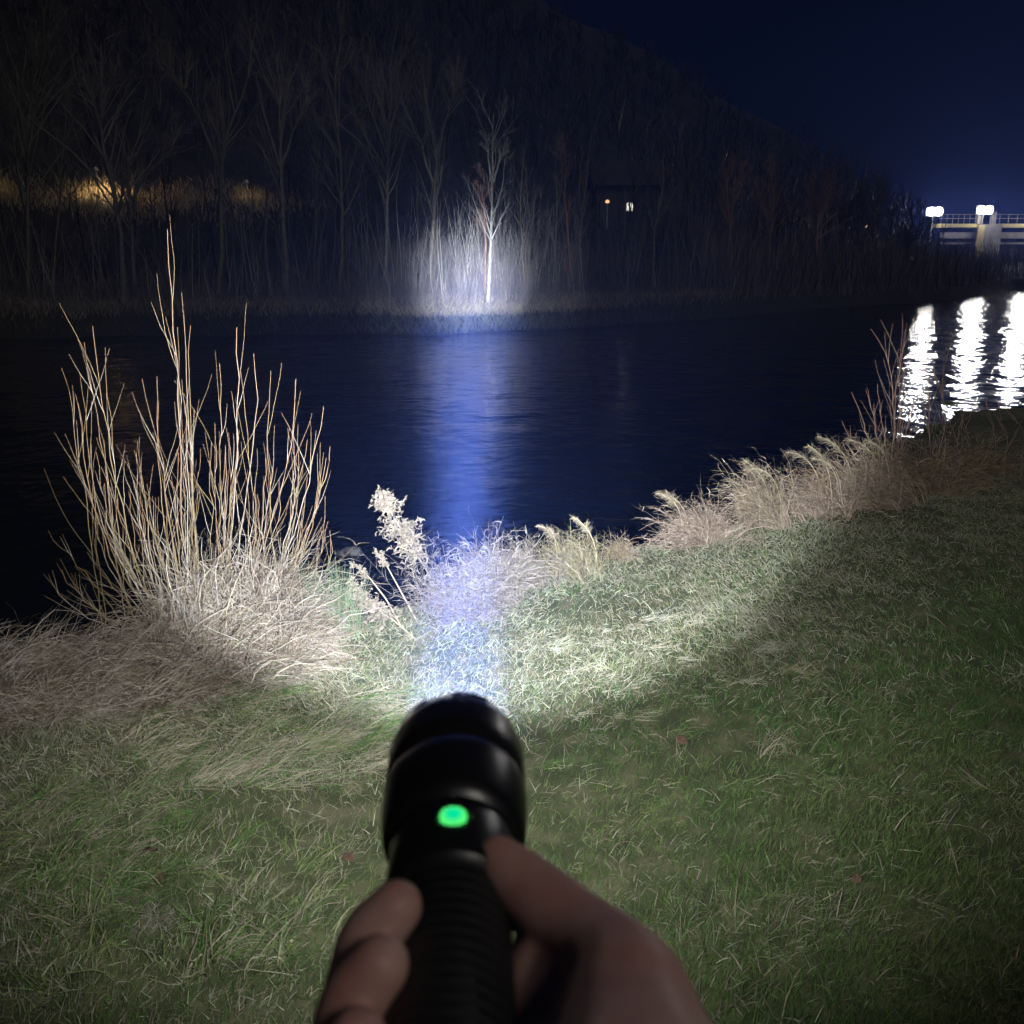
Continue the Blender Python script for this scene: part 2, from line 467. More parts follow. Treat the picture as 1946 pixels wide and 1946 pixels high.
# ------------------------------------------------------------------ trees on the far bank
BARK = {'grey': (.092, .08, .066), 'birch': (.21, .205, .20), 'red': (.15, .09, .07), 'dark': (.056, .048, .04), 'olive': (.08, .07, .045)}
def bare_tree(px, dback, top, pts, stems, label, bark='grey', wide=.09, nb=26, ntw=500, ang=(.3, .75), up=.45, fork=.35, blen=(.28, .5), group='bare trees on the opposite bank'):
    """pts: list of (px,py) the main stem passes through from foot to top"""
    x = (px - 973) / FPX * 36
    for it in range(4): x = (px - 973) / FPX * (float(far_y(x)) + dback) * .985
    y = float(far_y(x)) + dback
    b = np.array([x, y, float(far_z(x, y)) - .15])
    root = empty('bare_tree', b, label, 'tree', group)
    col = BARK[bark]
    paths, ws = [], []
    for si, stem in enumerate(stems):
        q = [np.array(at_y(sx, sy, y + (rng.normal(0, .25) if i else 0))) for i, (sx, sy) in enumerate(stem)]
        if si == 0 or stem[0] is None: q[0] = b.copy()
        q = np.array(q); 
        s = np.concatenate([[0], np.cumsum(np.linalg.norm(np.diff(q, axis=0), axis=1))]); u = np.linspace(0, s[-1], 12)
        # smooth resample
        p = np.stack([np.interp(u, s, q[:, k]) for k in range(3)], 1)
        for _ in range(2): p[1:-1] = (p[:-2] + 2 * p[1:-1] + p[2:]) / 4
        p[1:-1] += rng.normal(0, .02, (10, 3))
        L = s[-1]; paths.append(p); ws.append(np.linspace(1, .22, 12) * wide * (1 if si == 0 else .62))
    P = np.array(paths) - b; W = np.array(ws)
    g = Geo(); cc = jitcol(len(P), col, .1)
    g.tubes(P, W, cc, 7); g.build('trunk', M_bark, root)
    g = Geo()
    B, w1 = children_of(P, W, nb * len(stems), fork, .97, ang, blen, 7, up, .10)
    W1 = taper(np.maximum(w1 * .8, .012), 7, .3); g.tubes(B, W1, jitcol(len(B), col, .2), 5)
    T, w2 = children_of(B, W1, ntw, .2, .98, (.25, .8), (.3, .6), 5, up, .14)
    W2 = taper(np.maximum(w2 * .7, .006), 5, .4); g.tubes(T, W2, jitcol(len(T), np.array(col) * .9, .25), 3)
    U, w3 = children_of(T, W2, ntw * 4, .2, .98, (.25, .8), (.35, .7), 4, up * .8, .16)
    g.ribbons(U, taper(np.full(len(U), .010), 4, .35), jitcol(len(U), np.array(col) * .85, .3))
    g.build('crown', M_twig, root)
    return root

TREES = [
 (60, 5.0, [[(60, 520), (55, 430), (52, 320), (50, 230), (65, 170), (85, 120), (92, 60)], [(65, 170), (70, 130), (68, 70)], [(55, 430), (30, 300), (20, 180)]], 'tall bare tree with a bent trunk at the far left of the opposite bank', 'olive', .11),
 (105, 6.5, [[(105, 490), (112, 400), (120, 280), (128, 215), (127, 170)]], 'slim bare tree with a broken top, second from the far left', 'olive', .07),
 (240, 4.0, [[(245, 520), (232, 440), (218, 370), (205, 320), (190, 260), (186, 215), (194, 150), (192, 85)], [(190, 225), (205, 170), (218, 130)], [(190, 240), (175, 190), (165, 140)]], 'tall curving bare tree standing against the warm lit hillside', 'grey', .13),
 (262, 5.0, [[(258, 515), (250, 430), (246, 370), (240, 310), (262, 260), (285, 235)], [(252, 400), (262, 345), (300, 315), (330, 280), (345, 235)], [(250, 420), (235, 360), (225, 330)]], 'low crooked bare tree spreading its branches right of the curving one', 'grey', .10),
 (420, 5.5, [[(425, 500), (422, 420), (418, 340), (425, 265), (445, 215), (470, 160), (482, 110)], [(420, 330), (395, 265), (370, 200), (345, 165), (320, 120), (310, 85)], [(352, 170), (358, 130), (356, 100)], [(420, 300), (412, 240), (405, 170)]], 'big forked bare tree whose left limb leans out widely, left of the straight one', 'olive', .13),
 (548, 3.6, [[(548, 560), (543, 470), (536, 400), (533, 330), (530, 240), (533, 170), (528, 100)], [(534, 322), (550, 270), (568, 225), (588, 180), (592, 130)], [(530, 260), (540, 200), (545, 150)]], 'straight bare tree with a dark trunk above the tall twig of the willow', 'grey', .12),
 (505, 6.5, [[(505, 520), (506, 420), (504, 300), (500, 220), (508, 150)]], 'slim bare tree just left of the straight dark trunk', 'dark', .07),
 (600, 6.0, [[(598, 540), (600, 430), (602, 320), (615, 230), (625, 150)], [(601, 380), (590, 300), (580, 220)]], 'thin twin stemmed bare tree right of the straight dark trunk', 'dark', .08),
 (650, 5.0, [[(650, 540), (650, 420), (648, 330), (645, 250), (632, 180), (640, 110)], [(648, 300), (620, 255), (590, 225)]], 'bare tree with an arching left limb in the dim middle of the wood', 'grey', .10),
 (735, 5.5, [[(738, 540), (736, 440), (737, 350), (735, 260), (745, 180), (742, 120)], [(736, 300), (712, 230), (690, 180), (700, 110)], [(736, 330), (700, 270), (672, 210)], [(735, 250), (725, 190), (715, 130)]], 'wide fan shaped bare tree midway between straight dark trunk and pale birch', 'grey', .11),
 (700, 7.5, [[(700, 530), (698, 420), (690, 300), (680, 200), (672, 130)]], 'thin bare tree behind the fan shaped one', 'dark', .06),
 (818, 4.6, [[(815, 520), (822, 440), (828, 370), (831, 320), (828, 270), (815, 215), (805, 150)], [(826, 360), (812, 310), (795, 260), (770, 215), (760, 160)], [(830, 295), (845, 230), (860, 190), (870, 130)]], 'tall forked bare tree over the left edge of the torch spot', 'grey', .10),
 (928, 1.9, [[(928, 565), (931, 500), (933, 440), (936, 380), (938, 320), (934, 270), (938, 215)], [(938, 345), (950, 300), (965, 260)], [(936, 350), (928, 300), (922, 250)]], 'pale white birch standing in the middle of the bright torch spot', 'birch', .085),
 (922, 2.4, [[(924, 560), (923, 490), (922, 430), (918, 380), (921, 330)]], 'thin reddish tree close behind the white birch', 'red', .06),
 (998, 2.6, [[(998, 575), (994, 500), (990, 430), (990, 350), (994, 280)], [(998, 575), (1000, 480), (1003, 400), (1000, 310)], [(998, 575), (1004, 500), (1012, 420), (1016, 340)], [(1000, 570), (1012, 500), (1024, 430), (1030, 350)], [(1000, 572), (1000, 500), (996, 430), (985, 360)], [(1002, 570), (1020, 520), (1038, 460), (1045, 400)]], 'clump of slender pale stems rising from one foot right of the birch', 'grey', .055),
 (1052, 4.5, [[(1045, 590), (1052, 520), (1058, 430), (1058, 350), (1050, 280)]], 'thin upright bare tree right of the clump of stems', 'grey', .06),
 (1090, 4.5, [[(1088, 580), (1086, 500), (1078, 430), (1074, 360), (1072, 300), (1070, 260)], [(1074, 350), (1065, 300), (1062, 270)]], 'wavy slender bare tree, second right of the clump of stems', 'red', .065),
 (1103, 4.2, [[(1100, 590), (1102, 520), (1102, 440), (1108, 380), (1118, 320), (1125, 250)], [(1103, 420), (1112, 400), (1118, 370)], [(1102, 400), (1100, 340), (1105, 280)]], 'bare tree with stubby side limbs between wavy tree and house lights', 'grey', .085),
 (1240, 5.0, [[(1238, 540), (1240, 470), (1243, 430), (1252, 390), (1262, 350), (1260, 290)], [(1242, 440), (1232, 400), (1228, 370)], [(1243, 430), (1265, 400), (1275, 375)]], 'small forked bare tree right of the two white house lights', 'grey', .085),
 (1278, 5.0, [[(1275, 560), (1280, 490), (1288, 430), (1292, 370), (1290, 300)]], 'leaning slim tree right of the small forked one', 'dark', .06),
 (1318, 6.0, [[(1316, 540), (1316, 460), (1312, 400), (1308, 340), (1315, 270)]], 'slim dark tree between the leaning one and the ruddy pole-like one', 'dark', .07),
 (1385, 7.0, [[(1385, 550), (1388, 450), (1380, 370), (1385, 310)], [(1386, 420), (1400, 370), (1412, 320)]], 'round crowned bare tree below the middle of the hill slope', 'red', .09),
 (1460, 7.0, [[(1460, 550), (1462, 460), (1470, 390), (1465, 320)], [(1462, 450), (1448, 390), (1440, 350)]], 'bushy bare tree left of the ruddy pole-like trunk', 'red', .09),
 (1549, 6.0, [[(1546, 560), (1550, 480), (1554, 420), (1560, 360), (1568, 310)]], 'ruddy straight pole-like trunk under the hill end', 'red', .12),
 (1608, 8.0, [[(1600, 560), (1606, 470), (1614, 390), (1626, 320)]], 'slim leaning tree at the foot of the hill, left of the orange light', 'dark', .11),
 (1660, 8.0, [[(1658, 550), (1660, 470), (1661, 400), (1664, 330)], [(1660, 450), (1668, 390), (1676, 350)]], 'last thin bare tree before the floodlights', 'dark', .10),
]
for (px, db, stems, lab, bk, wd) in TREES:
    slim = wd < .09
    bare_tree(px, db, 0, None, stems, lab, bk, wd, nb=(12 if slim else 22), ntw=(160 if slim else 420), blen=((.14, .28) if slim else (.26, .48)) if bk != 'birch' else (.2, .38))

def branch_thing(name, px, py, stems, label, cat, col, w, y):
    b = at_y(px, py, y); g = Geo()
    for st in stems:
        q = np.array([at_y(a, c, y + rng.normal(0, .15)) for a, c in st]) - b
        s = np.linspace(0, len(q) - 1, 8); p = np.stack([np.interp(s, np.arange(len(q)), q[:, k]) for k in range(3)], 1)
        g.tubes(p[None], (np.linspace(1, .3, 8) * w)[None], jitcol(1, col, .1), 5)
    B, w1 = children_of(p[None], (np.linspace(1, .3, 8) * w)[None], 26, .2, .95, (.4, 1.0), (.15, .4), 4, .3, .12)
    g.ribbons(B, taper(np.full(26, .02), 4), jitcol(26, col, .2))
    o = g.build(name, M_twig, origin=b); tag(o, label, cat); return o
yb = float(far_y(-3.0)) + 2.6
branch_thing('broken_branch', 806, 486, [[(800, 492), (820, 478), (845, 470), (862, 458), (876, 438)], [(806, 476), (830, 474), (852, 464), (870, 452), (884, 442)]], 'pale broken branches slanting across the left of the torch spot', 'branch', (.32, .29, .26), .035, yb)

# ------------------------------------------------------------------ lamps and house across the river
def warm_lamp(px, py, label, power, h=1.6):
    p = far_hit(px, py); root = empty('path_lamp', p, label, 'lamp')
    g = Geo(); g.tubes(np.array([[[0, 0, -.3], [0, 0, h * .5], [0, 0, h]]]), np.array([[.05, .045, .04]]), np.array([[.5, .42, .3]]), 8); g.build('post', M_twig, root)
    g = Geo(); g.lathe([(h, .001), (h, .12), (h + .12, .10), (h + .2, .001)], 12, axis='z'); g.build('lamp_cap', M_steel, root)
    L = bpy.data.lights.new('lamp_light', 'SPOT'); L.energy = power; L.color = (1, .74, .40); L.shadow_soft_size = .1; L.spot_size = R(150); L.spot_blend = 1.0
    lo = bpy.data.objects.new('lamp_light', L); C.objects.link(lo); lo.parent = root; lo.location = (0, .12, h - .08)
    lo.rotation_euler = (R(38), 0, 0)
    return p
lamp_p = warm_lamp(189, 384, 'pale lamp post lighting the slope behind the curving tree', 650)
lamp_q = warm_lamp(472, 392, 'small lamp post lighting shrubs left of the straight dark trunk', 34, 1.2)
lamp_r = warm_lamp(-12, 372, 'lamp post lighting shrubs at the left edge of the picture', 22, 1.2)

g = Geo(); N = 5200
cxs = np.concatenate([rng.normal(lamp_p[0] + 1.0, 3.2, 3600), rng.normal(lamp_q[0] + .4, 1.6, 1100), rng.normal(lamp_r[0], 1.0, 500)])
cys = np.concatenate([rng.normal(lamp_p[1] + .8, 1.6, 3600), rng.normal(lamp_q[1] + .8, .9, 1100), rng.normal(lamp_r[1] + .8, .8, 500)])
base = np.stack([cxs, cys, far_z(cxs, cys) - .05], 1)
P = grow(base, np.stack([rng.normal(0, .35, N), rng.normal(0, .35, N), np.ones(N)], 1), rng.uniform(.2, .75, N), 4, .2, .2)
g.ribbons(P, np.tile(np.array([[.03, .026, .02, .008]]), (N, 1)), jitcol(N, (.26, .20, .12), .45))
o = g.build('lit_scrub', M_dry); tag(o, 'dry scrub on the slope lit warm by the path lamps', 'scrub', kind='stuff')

M_win = emit('lit_window', (1, .97, .9), 1.0)
hp = far_hit(1195, 440)
house = empty('cottage', hp, 'dark cottage with two small lit windows on the wooded slope', 'house')
g = Geo(); g.box((0, 2, 1.3), (2.2, 2.0, 1.7)); g.build('wall', M_plaster, house, smooth=False)
g = Geo(); g.add([[-2.5, -.4, 2.9], [2.5, -.4, 2.9], [2.5, 4.4, 2.9], [-2.5, 4.4, 2.9], [-2.5, 2, 4.6], [2.5, 2, 4.6]], [[0, 1, 5, 4], [2, 3, 4, 5], [0, 3, 2, 1]], [[1, 2, 5], [3, 0, 4]]); g.build('roof', M_roof, house, smooth=False)
for dx in (-.17, .17):
    g = Geo(); g.box((dx * .8, -.02, 1.55), (.075, .03, .24)); w = g.build('window', M_win, house, smooth=False)
    g = Geo(); g.box((dx * .8, -.03, 1.27), (.10, .06, .03)); g.build('sill', M_conc, w, smooth=False)
def small_lamp(px, py, label, col, y=None):
    p = far_hit(px, py + 50); top = at_y(px, py, p[1]); h = top[2] - p[2]
    root = empty('street_lamp', p, label, 'lamp')
    g = Geo(); g.tubes(np.array([[[0, 0, -.3], [0, 0, h * .5], [0, 0, h]]]), np.array([[.06, .05, .04]]), np.array([[.2, .2, .2]]), 6); g.build('post', M_twig, root)
    g = Geo(); g.lathe([(h, .02), (h + .03, .14), (h + .16, .11), (h + .22, .01)], 10, axis='z'); g.build('lamp_head', emit('sodium_glow', col, 1.6), root)
small_lamp(1153, 386, 'small orange street lamp on the slope left of the cottage', (1, .42, .18))
small_lamp(1642, 433, 'small peach street lamp at the foot of the hill', (1, .62, .42))

# ------------------------------------------------------------------ weir with floodlights
wp = at_y(1860, 470, WY); wp[2] = -.1
gz = float(far_z(wp[0], WY)); wp[2] = gz - .3
weir = empty('river_weir', wp, 'concrete weir with gangway and pier lit by the floodlights', 'weir')
def wl(px, py): return at_y(px, py, WY) - wp
def wbox(name, x0, y0, x1, y1, d0, d1, m, parent=None):
    a = wl(x0, y0); b = wl(x1, y1); g = Geo()
    g.box(((a[0] + b[0]) / 2, (d0 + d1) / 2, (a[2] + b[2]) / 2), (abs(b[0] - a[0]) / 2, (d1 - d0) / 2, abs(a[2] - b[2]) / 2))
    return g.build(name, m, parent or weir, smooth=False)
wbox('pier', 1862, 426, 1893, 520, 0, 4, M_conc)
wbox('pillar', 1861, 402, 1868, 425.5, .2, .8, M_conc)
wbox('pillar', 1889, 402, 1894, 425.5, .2, .8, M_conc)
for x0, x1 in ((1785, 1861.5), (1893.5, 2010)):
    wbox('gangway', x0, 425, x1, 432, .3, 2.2, M_yellow)
    wbox('gate', x0 + 10, 441, x1 - 2, 453, .6, 1.2, M_conc)
    wbox('sill_beam', x0 + 8, 460, x1 - 2, 464, .4, 1.4, M_conc)
    a = wl(x0, 424.5); b = wl(x1, 424.5); g = Geo()
    for k in range(7):
        x = a[0] + (b[0] - a[0]) * (k + .5) / 7
        g.tubes(np.array([[[x, .35, a[2]], [x, .35, a[2] + .5], [x, .35, a[2] + 1.0]]]), np.full((1, 3), .025), np.array([[.5, .5, .5]]), 5)
    for hz in (.55, 1.0):
        g.tubes(np.array([[[a[0], .35, a[2] + hz], [(a[0] + b[0]) / 2, .35, a[2] + hz], [b[0], .35, a[2] + hz]]]), np.full((1, 3), .025), np.array([[.5, .5, .5]]), 5)
    g.build('handrail', M_twig, weir)
wbox('gauge_post', 1857.5, 428, 1861, 500, -.3, 0, M_yellow)
wbox('apron', 1868, 488, 1946, 491, -2, .2, M_conc)

M_flood = emit('floodlight_glow', (1, .97, .93), 260)
def floodlight(px, py, label, power, bar=None):
    tp = at_y(px, py, WY - .4)
    bz = float(far_z(tp[0], tp[1]))
    root = empty('floodlight_mast', (tp[0], tp[1], bz), label, 'floodlight', 'floodlights over the weir')
    h = tp[2] - bz
    g = Geo(); g.tubes(np.array([[[0, .3, -.4], [0, .3, h * .5], [0, .3, h]]]), np.array([[.10, .08, .06]]), np.array([[.25, .25, .25]]), 8); g.build('mast', M_twig, root)
    hd = Geo(); hd.box((0, .1, h), (.95, .12, .5)); hdo = hd.build('lamp_housing', M_steel, root, smooth=False)
    for dx in (-.46, .46):
        g = Geo(); g.lathe([(-.04, .0001), (-.04, .40), (-.02, .44)], 20); lp = g.build('lamp_panel', M_flood, hdo, smooth=False); lp.location = (dx, 0, h)
    L = bpy.data.lights.new('flood_beam', 'SPOT'); L.energy = power; L.color = (1, .97, .95); L.spot_size = R(160); L.spot_blend = 1.0; L.shadow_soft_size = .35
    lo = bpy.data.objects.new('flood_beam', L); C.objects.link(lo); lo.parent = root; lo.location = (0, -.25, h)
    L2 = bpy.data.lights.new('flood_glow', 'POINT'); L2.energy = 170; L2.color = (1, .93, .8); L2.shadow_soft_size = .2
    l2 = bpy.data.objects.new('flood_glow', L2); C.objects.link(l2); l2.parent = root; l2.location = (0, -.55, h - .45)
    d = Vector((0 - tp[0], 0 - tp[1], -.45 * tp[1])); lo.rotation_euler = d.to_track_quat('-Z', 'Y').to_euler()
floodlight(1776, 402, 'left bright floodlight above the weir gangway', 800)
floodlight(1872, 399, 'middle bright floodlight above the weir pier', 800)
floodlight(1966, 400, 'right floodlight above the weir at the right edge', 800)

# ------------------------------------------------------------------ stones
def stone(p, sx, sy, sz, label, seed):
    r = np.random.default_rng(seed); g = Geo()
    nu, nv = 14, 9; V = []
    for j in range(nv):
        ph = -math.pi / 2 + math.pi * j / (nv - 1)
        for i in range(nu):
            th = 2 * math.pi * i / nu
            n = np.array([math.cos(ph) * math.cos(th), math.cos(ph) * math.sin(th), math.sin(ph)])
            k = .78 + .45 * float(vnoise(n[0] * 1.7 + seed * 3, n[1] * 1.7 + n[2] * 2.1, seed)) 
            V.append(n * k * np.array([sx, sy, sz]))
    Q = [[j * nu + i, j * nu + (i + 1) % nu, (j + 1) * nu + (i + 1) % nu, (j + 1) * nu + i] for j in range(nv - 1) for i in range(nu)]
    g.add(V, Q); o = g.build('boulder', M_rock); o.location = p
    return tag(o, label, 'stone', 'stones along the river')
p = at_z(662, 1052, WZ); stone((p[0], p[1], WZ - .02), .14, .10, .085, 'grey stone in the water right of the willow shrub', 3)
p = at_z(152, 590, WZ); stone((p[0], far_y(p[0]) + .3, WZ + .25), .5, .35, .32, 'pale stone on the opposite bank behind the willow twigs', 5)
for k, (sx, sy, s, lab) in enumerate([(1232, 1006, .16, 'low dark stone at the water edge, left one of a pair'), (1278, 1000, .20, 'low dark stone at the water edge, right one of a pair')]):
    p = at_z(sx, sy, -.75); stone((p[0], p[1], float(ground_z(p[0], p[1])) + .02), s, s * .7, s * .5, lab, 11 + k)

# ------------------------------------------------------------------ lawn
STRAW = np.array((.26, .232, .168)); PALE = np.array((.31, .295, .245)); GREEN = np.array((.062, .12, .032)); OLIVE = np.array((.13, .165, .062))
def lawn_points(N, y0, y1, pw):
    u = rng.uniform(0, 1, N); y = y0 + (y1 - y0) * u ** pw
    x = rng.uniform(-1, 1, N) * (y * .60 + .75)
    e = edge_y(x) + .25
    k = y < e
    return x[k], y[k]
x, y = lawn_points(560000, .75, 10.5, 1.25)
keep = rng.uniform(0, 1, len(x)) > .62 * sstep((fbm(x * 1.7, y * 1.7, 91) - .56) / .12)      # thin, trodden spots
x, y = x[keep], y[keep]
N = len(x)
pn = fbm(x * .9, y * .9, 41); pm = fbm(x * 3.5, y * 3.5, 43)
dry = np.clip((pn * .55 + pm * .45 - .42) * 3.6, 0, 1)
dry = np.clip(dry * .42 + .66 * sstep((2.3 - (edge_y(x) - y)) / 1.5) + .05, 0, .9)  # dry patches, plus straw colour lightening the torch-lit strip by the bank
dry_or_lit = rng.uniform(0, 1, N) < dry
tuft = fbm(x * 6, y * 6, 47, 2)
ln = rng.uniform(.018, .048, N) * (.5 + 1.0 * tuft) * np.where(dry_or_lit, 1.15, 1.0)
ln = ln * (1 - .05 * np.clip(y - 2.5, 0, 5))
longg = rng.uniform(0, 1, N) < .02; ln = np.where(longg, ln * 2.1, ln)
az = rng.uniform(0, 6.28, N)
flow = (fbm(x * .5, y * .5, 51) * 5.0 - 1.2)
comb = rng.uniform(0, 1, N) < .45
az = np.where(comb, flow + rng.normal(0, .6, N), az)
phi0 = np.where(dry_or_lit, rng.uniform(.1, 1.15, N), rng.uniform(.6, 1.5, N))
phi1 = phi0 - np.where(dry_or_lit, rng.uniform(0, .8, N), rng.uniform(0, 1.0, N))
base = np.stack([x, y, ground_z(x, y) - .004 + np.where(dry_or_lit, rng.uniform(0, .02, N), 0)], 1)
P = arch(base, az, ln, phi0, phi1, 3)
W = np.repeat(rng.uniform(.0012, .0032, (N, 1)), 3, 1) * np.array([[1, .85, .15]]) * (1 + np.clip(y - 2.2, 0, 6) * .08)[:, None]
gm = np.clip((fbm(x * 1.6, y * 1.6, 61) - .35) * 2.6, 0, 1)[:, None]
colr = np.where(dry_or_lit[:, None], np.where(rng.uniform(0, 1, (N, 1)) < .30, PALE, STRAW * rng.uniform(.55, 1.0, (N, 1))), GREEN * (1 - gm) + OLIVE * gm)
colr = np.where(dry_or_lit[:, None], colr * .8 + OLIVE * .2, colr)
colr = jitcol(N, colr, .38, .10)
g = Geo(); g.ribbons(P, W, colr)
o = g.build('lawn_grass', M_grass); tag(o, 'short mixed green and straw coloured grass of the lawn', 'grass', kind='stuff')

# flattened long grass combed across the left of the lawn
def field_obj(name, N, px, py, spx, spy, ln, az, azs, p0, p1, col, w, label, cat, mat_=None, zoff=0.0, K=6, pole=None):
    a = rng.uniform(0, 6.28, N); r = np.sqrt(rng.uniform(0, 1, N))
    pts = np.array([at_z(px + spx * math.cos(t) * q, py + spy * math.sin(t) * q, 0) for t, q in zip(a, r)])
    return pts
g = Geo()
def comb_patch(N, poly, ln, az, azs, p0, p1, cols, w, K=6, bend=1.0, kink=.3):
    """poly: list of (px,py) corners in a convex ring; strands rooted on the lawn inside it"""
    q = np.array([at_z(a, b, 0)[:2] for a, b in poly]); c = q.mean(0)
    out = []
    tri = [(c, q[i], q[(i + 1) % len(q)]) for i in range(len(q))]
    ar = np.array([abs(np.cross(b - a, d - a)) for a, b, d in tri]); ar /= ar.sum()
    k = rng.choice(len(tri), N, p=ar); r1 = np.sqrt(rng.uniform(0, 1, N))[:, None]; r2 = rng.uniform(0, 1, N)[:, None]
    T = np.array(tri)[k]
    pt = T[:, 0] * (1 - r1) + T[:, 1] * r1 * (1 - r2) + T[:, 2] * r1 * r2
    nc = max(6, N // 16); cl = rng.integers(0, nc, N)          # tufts: strands of one tuft lean and droop together
    pt = pt[:nc][cl] + rng.normal(0, .02, (N, 2))
    base = np.stack([pt[:, 0], pt[:, 1], ground_z(pt[:, 0], pt[:, 1]) - .005], 1)
    fl = az + (fbm(pt[:, 0] * 1.1, pt[:, 1] * 1.1, 71) - .5) * 3.0 + rng.normal(0, azs, nc)[cl]
    p0c = rng.uniform(p0[0], p0[1], nc)[cl] + rng.normal(0, .12, N); p1c = rng.uniform(p1[0], p1[1], nc)[cl] + rng.normal(0, .2, N)
    lnc = rng.uniform(ln[0], ln[1], nc)[cl] * rng.uniform(.5, 1.15, N)
    P = arch(base, fl + rng.normal(0, azs * .35, N), lnc, p0c, p1c, K, .3 + kink, bend, kink)
    P[..., 2] = np.maximum(P[..., 2], ground_z(P[..., 0], P[..., 1]) + .004)
    ci = np.where(rng.uniform(0, 1, N) < .7, rng.integers(0, len(cols), nc)[cl], rng.integers(0, len(cols), N))
    Wd = np.repeat(rng.uniform(w[0], w[1], (N, 1)), K, 1) * np.linspace(1, .2, K)[None]
    g.ribbons(P, Wd, jitcol(N, np.array(cols)[ci], .3, .06))
comb_patch(3200, [(330, 1290), (780, 1300), (800, 1420), (600, 1500), (250, 1480), (180, 1380)], (.10, .24), -.5, .35, (.25, .8), (-.35, .1), [STRAW, OLIVE, GREEN, STRAW], (.0024, .0046))
comb_patch(1500, [(0, 1480), (350, 1480), (420, 1620), (150, 1750), (-60, 1700)], (.08, .2), .2, .8, (.25, 1.0), (-.5, .2), [STRAW * .8, OLIVE, GREEN], (.0018, .0032))
comb_patch(800, [(20, 1600), (700, 1600), (720, 1900), (0, 1900)], (.08, .22), .6, 1.6, (.5, 1.2), (-.7, .3), [STRAW, OLIVE, GREEN], (.0018, .0034))
comb_patch(800, [(1000, 1400), (1900, 1350), (1900, 1900), (1350, 1900)], (.06, .18), .6, 1.8, (.4, 1.2), (-.7, .3), [STRAW, OLIVE, GREEN], (.0018, .0034))
comb_patch(900, [(950, 1230), (1400, 1150), (1550, 1290), (1150, 1420)], (.05, .14), -.3, .8, (.2, .8), (-.4, .2), [PALE, STRAW], (.0016, .003))
o = g.build('flattened_grass', M_dry); tag(o, 'long flattened grass combed over the lawn', 'grass', kind='stuff')

# bank-edge dry grass, left of the picture: arching mass
g = Geo()
DRY = [np.array((.26, .216, .178)), np.array((.21, .172, .13)), np.array((.32, .28, .243)), np.array((.12, .09, .065))]
comb_patch(6500, [(-80, 1235), (240, 1225), (470, 1195), (580, 1205), (600, 1250), (540, 1300), (330, 1345), (-60, 1390)], (.16, .38), -.35, .6, (.4, 1.2), (-.9, -.05), DRY, (.0028, .006), 7, kink=.5)
comb_patch(3000, [(-80, 1250), (200, 1240), (260, 1330), (-60, 1420)], (.14, .34), -.1, .9, (.5, 1.4), (-.9, .2), DRY + [np.array((.10, .07, .045))], (.0022, .0042), 7)
comb_patch(6500, [(310, 1200), (520, 1150), (575, 1185), (575, 1260), (340, 1290), (280, 1255)], (.22, .50), -.25, 1.3, (.5, 1.5), (-1.5, -.1), DRY, (.003, .0072), 9, kink=.8)
comb_patch(3600, [(315, 1165), (450, 1120), (540, 1140), (560, 1190), (340, 1230)], (.30, .58), -.1, 1.6, (.6, 1.5), (-1.7, -.1), DRY, (.003, .0072), 9, kink=.9)
comb_patch(2600, [(60, 1240), (560, 1130), (600, 1250), (330, 1330), (60, 1360)], (.05, .16), 0, 3.0, (-.2, 1.2), (-1.2, .8), DRY + [np.array((.09, .065, .045))], (.004, .009), 5, kink=1.0)
o = g.build('bank_grass', M_dry); tag(o, 'dry arching grass massed along the left bank below the willow', 'grass', kind='stuff')

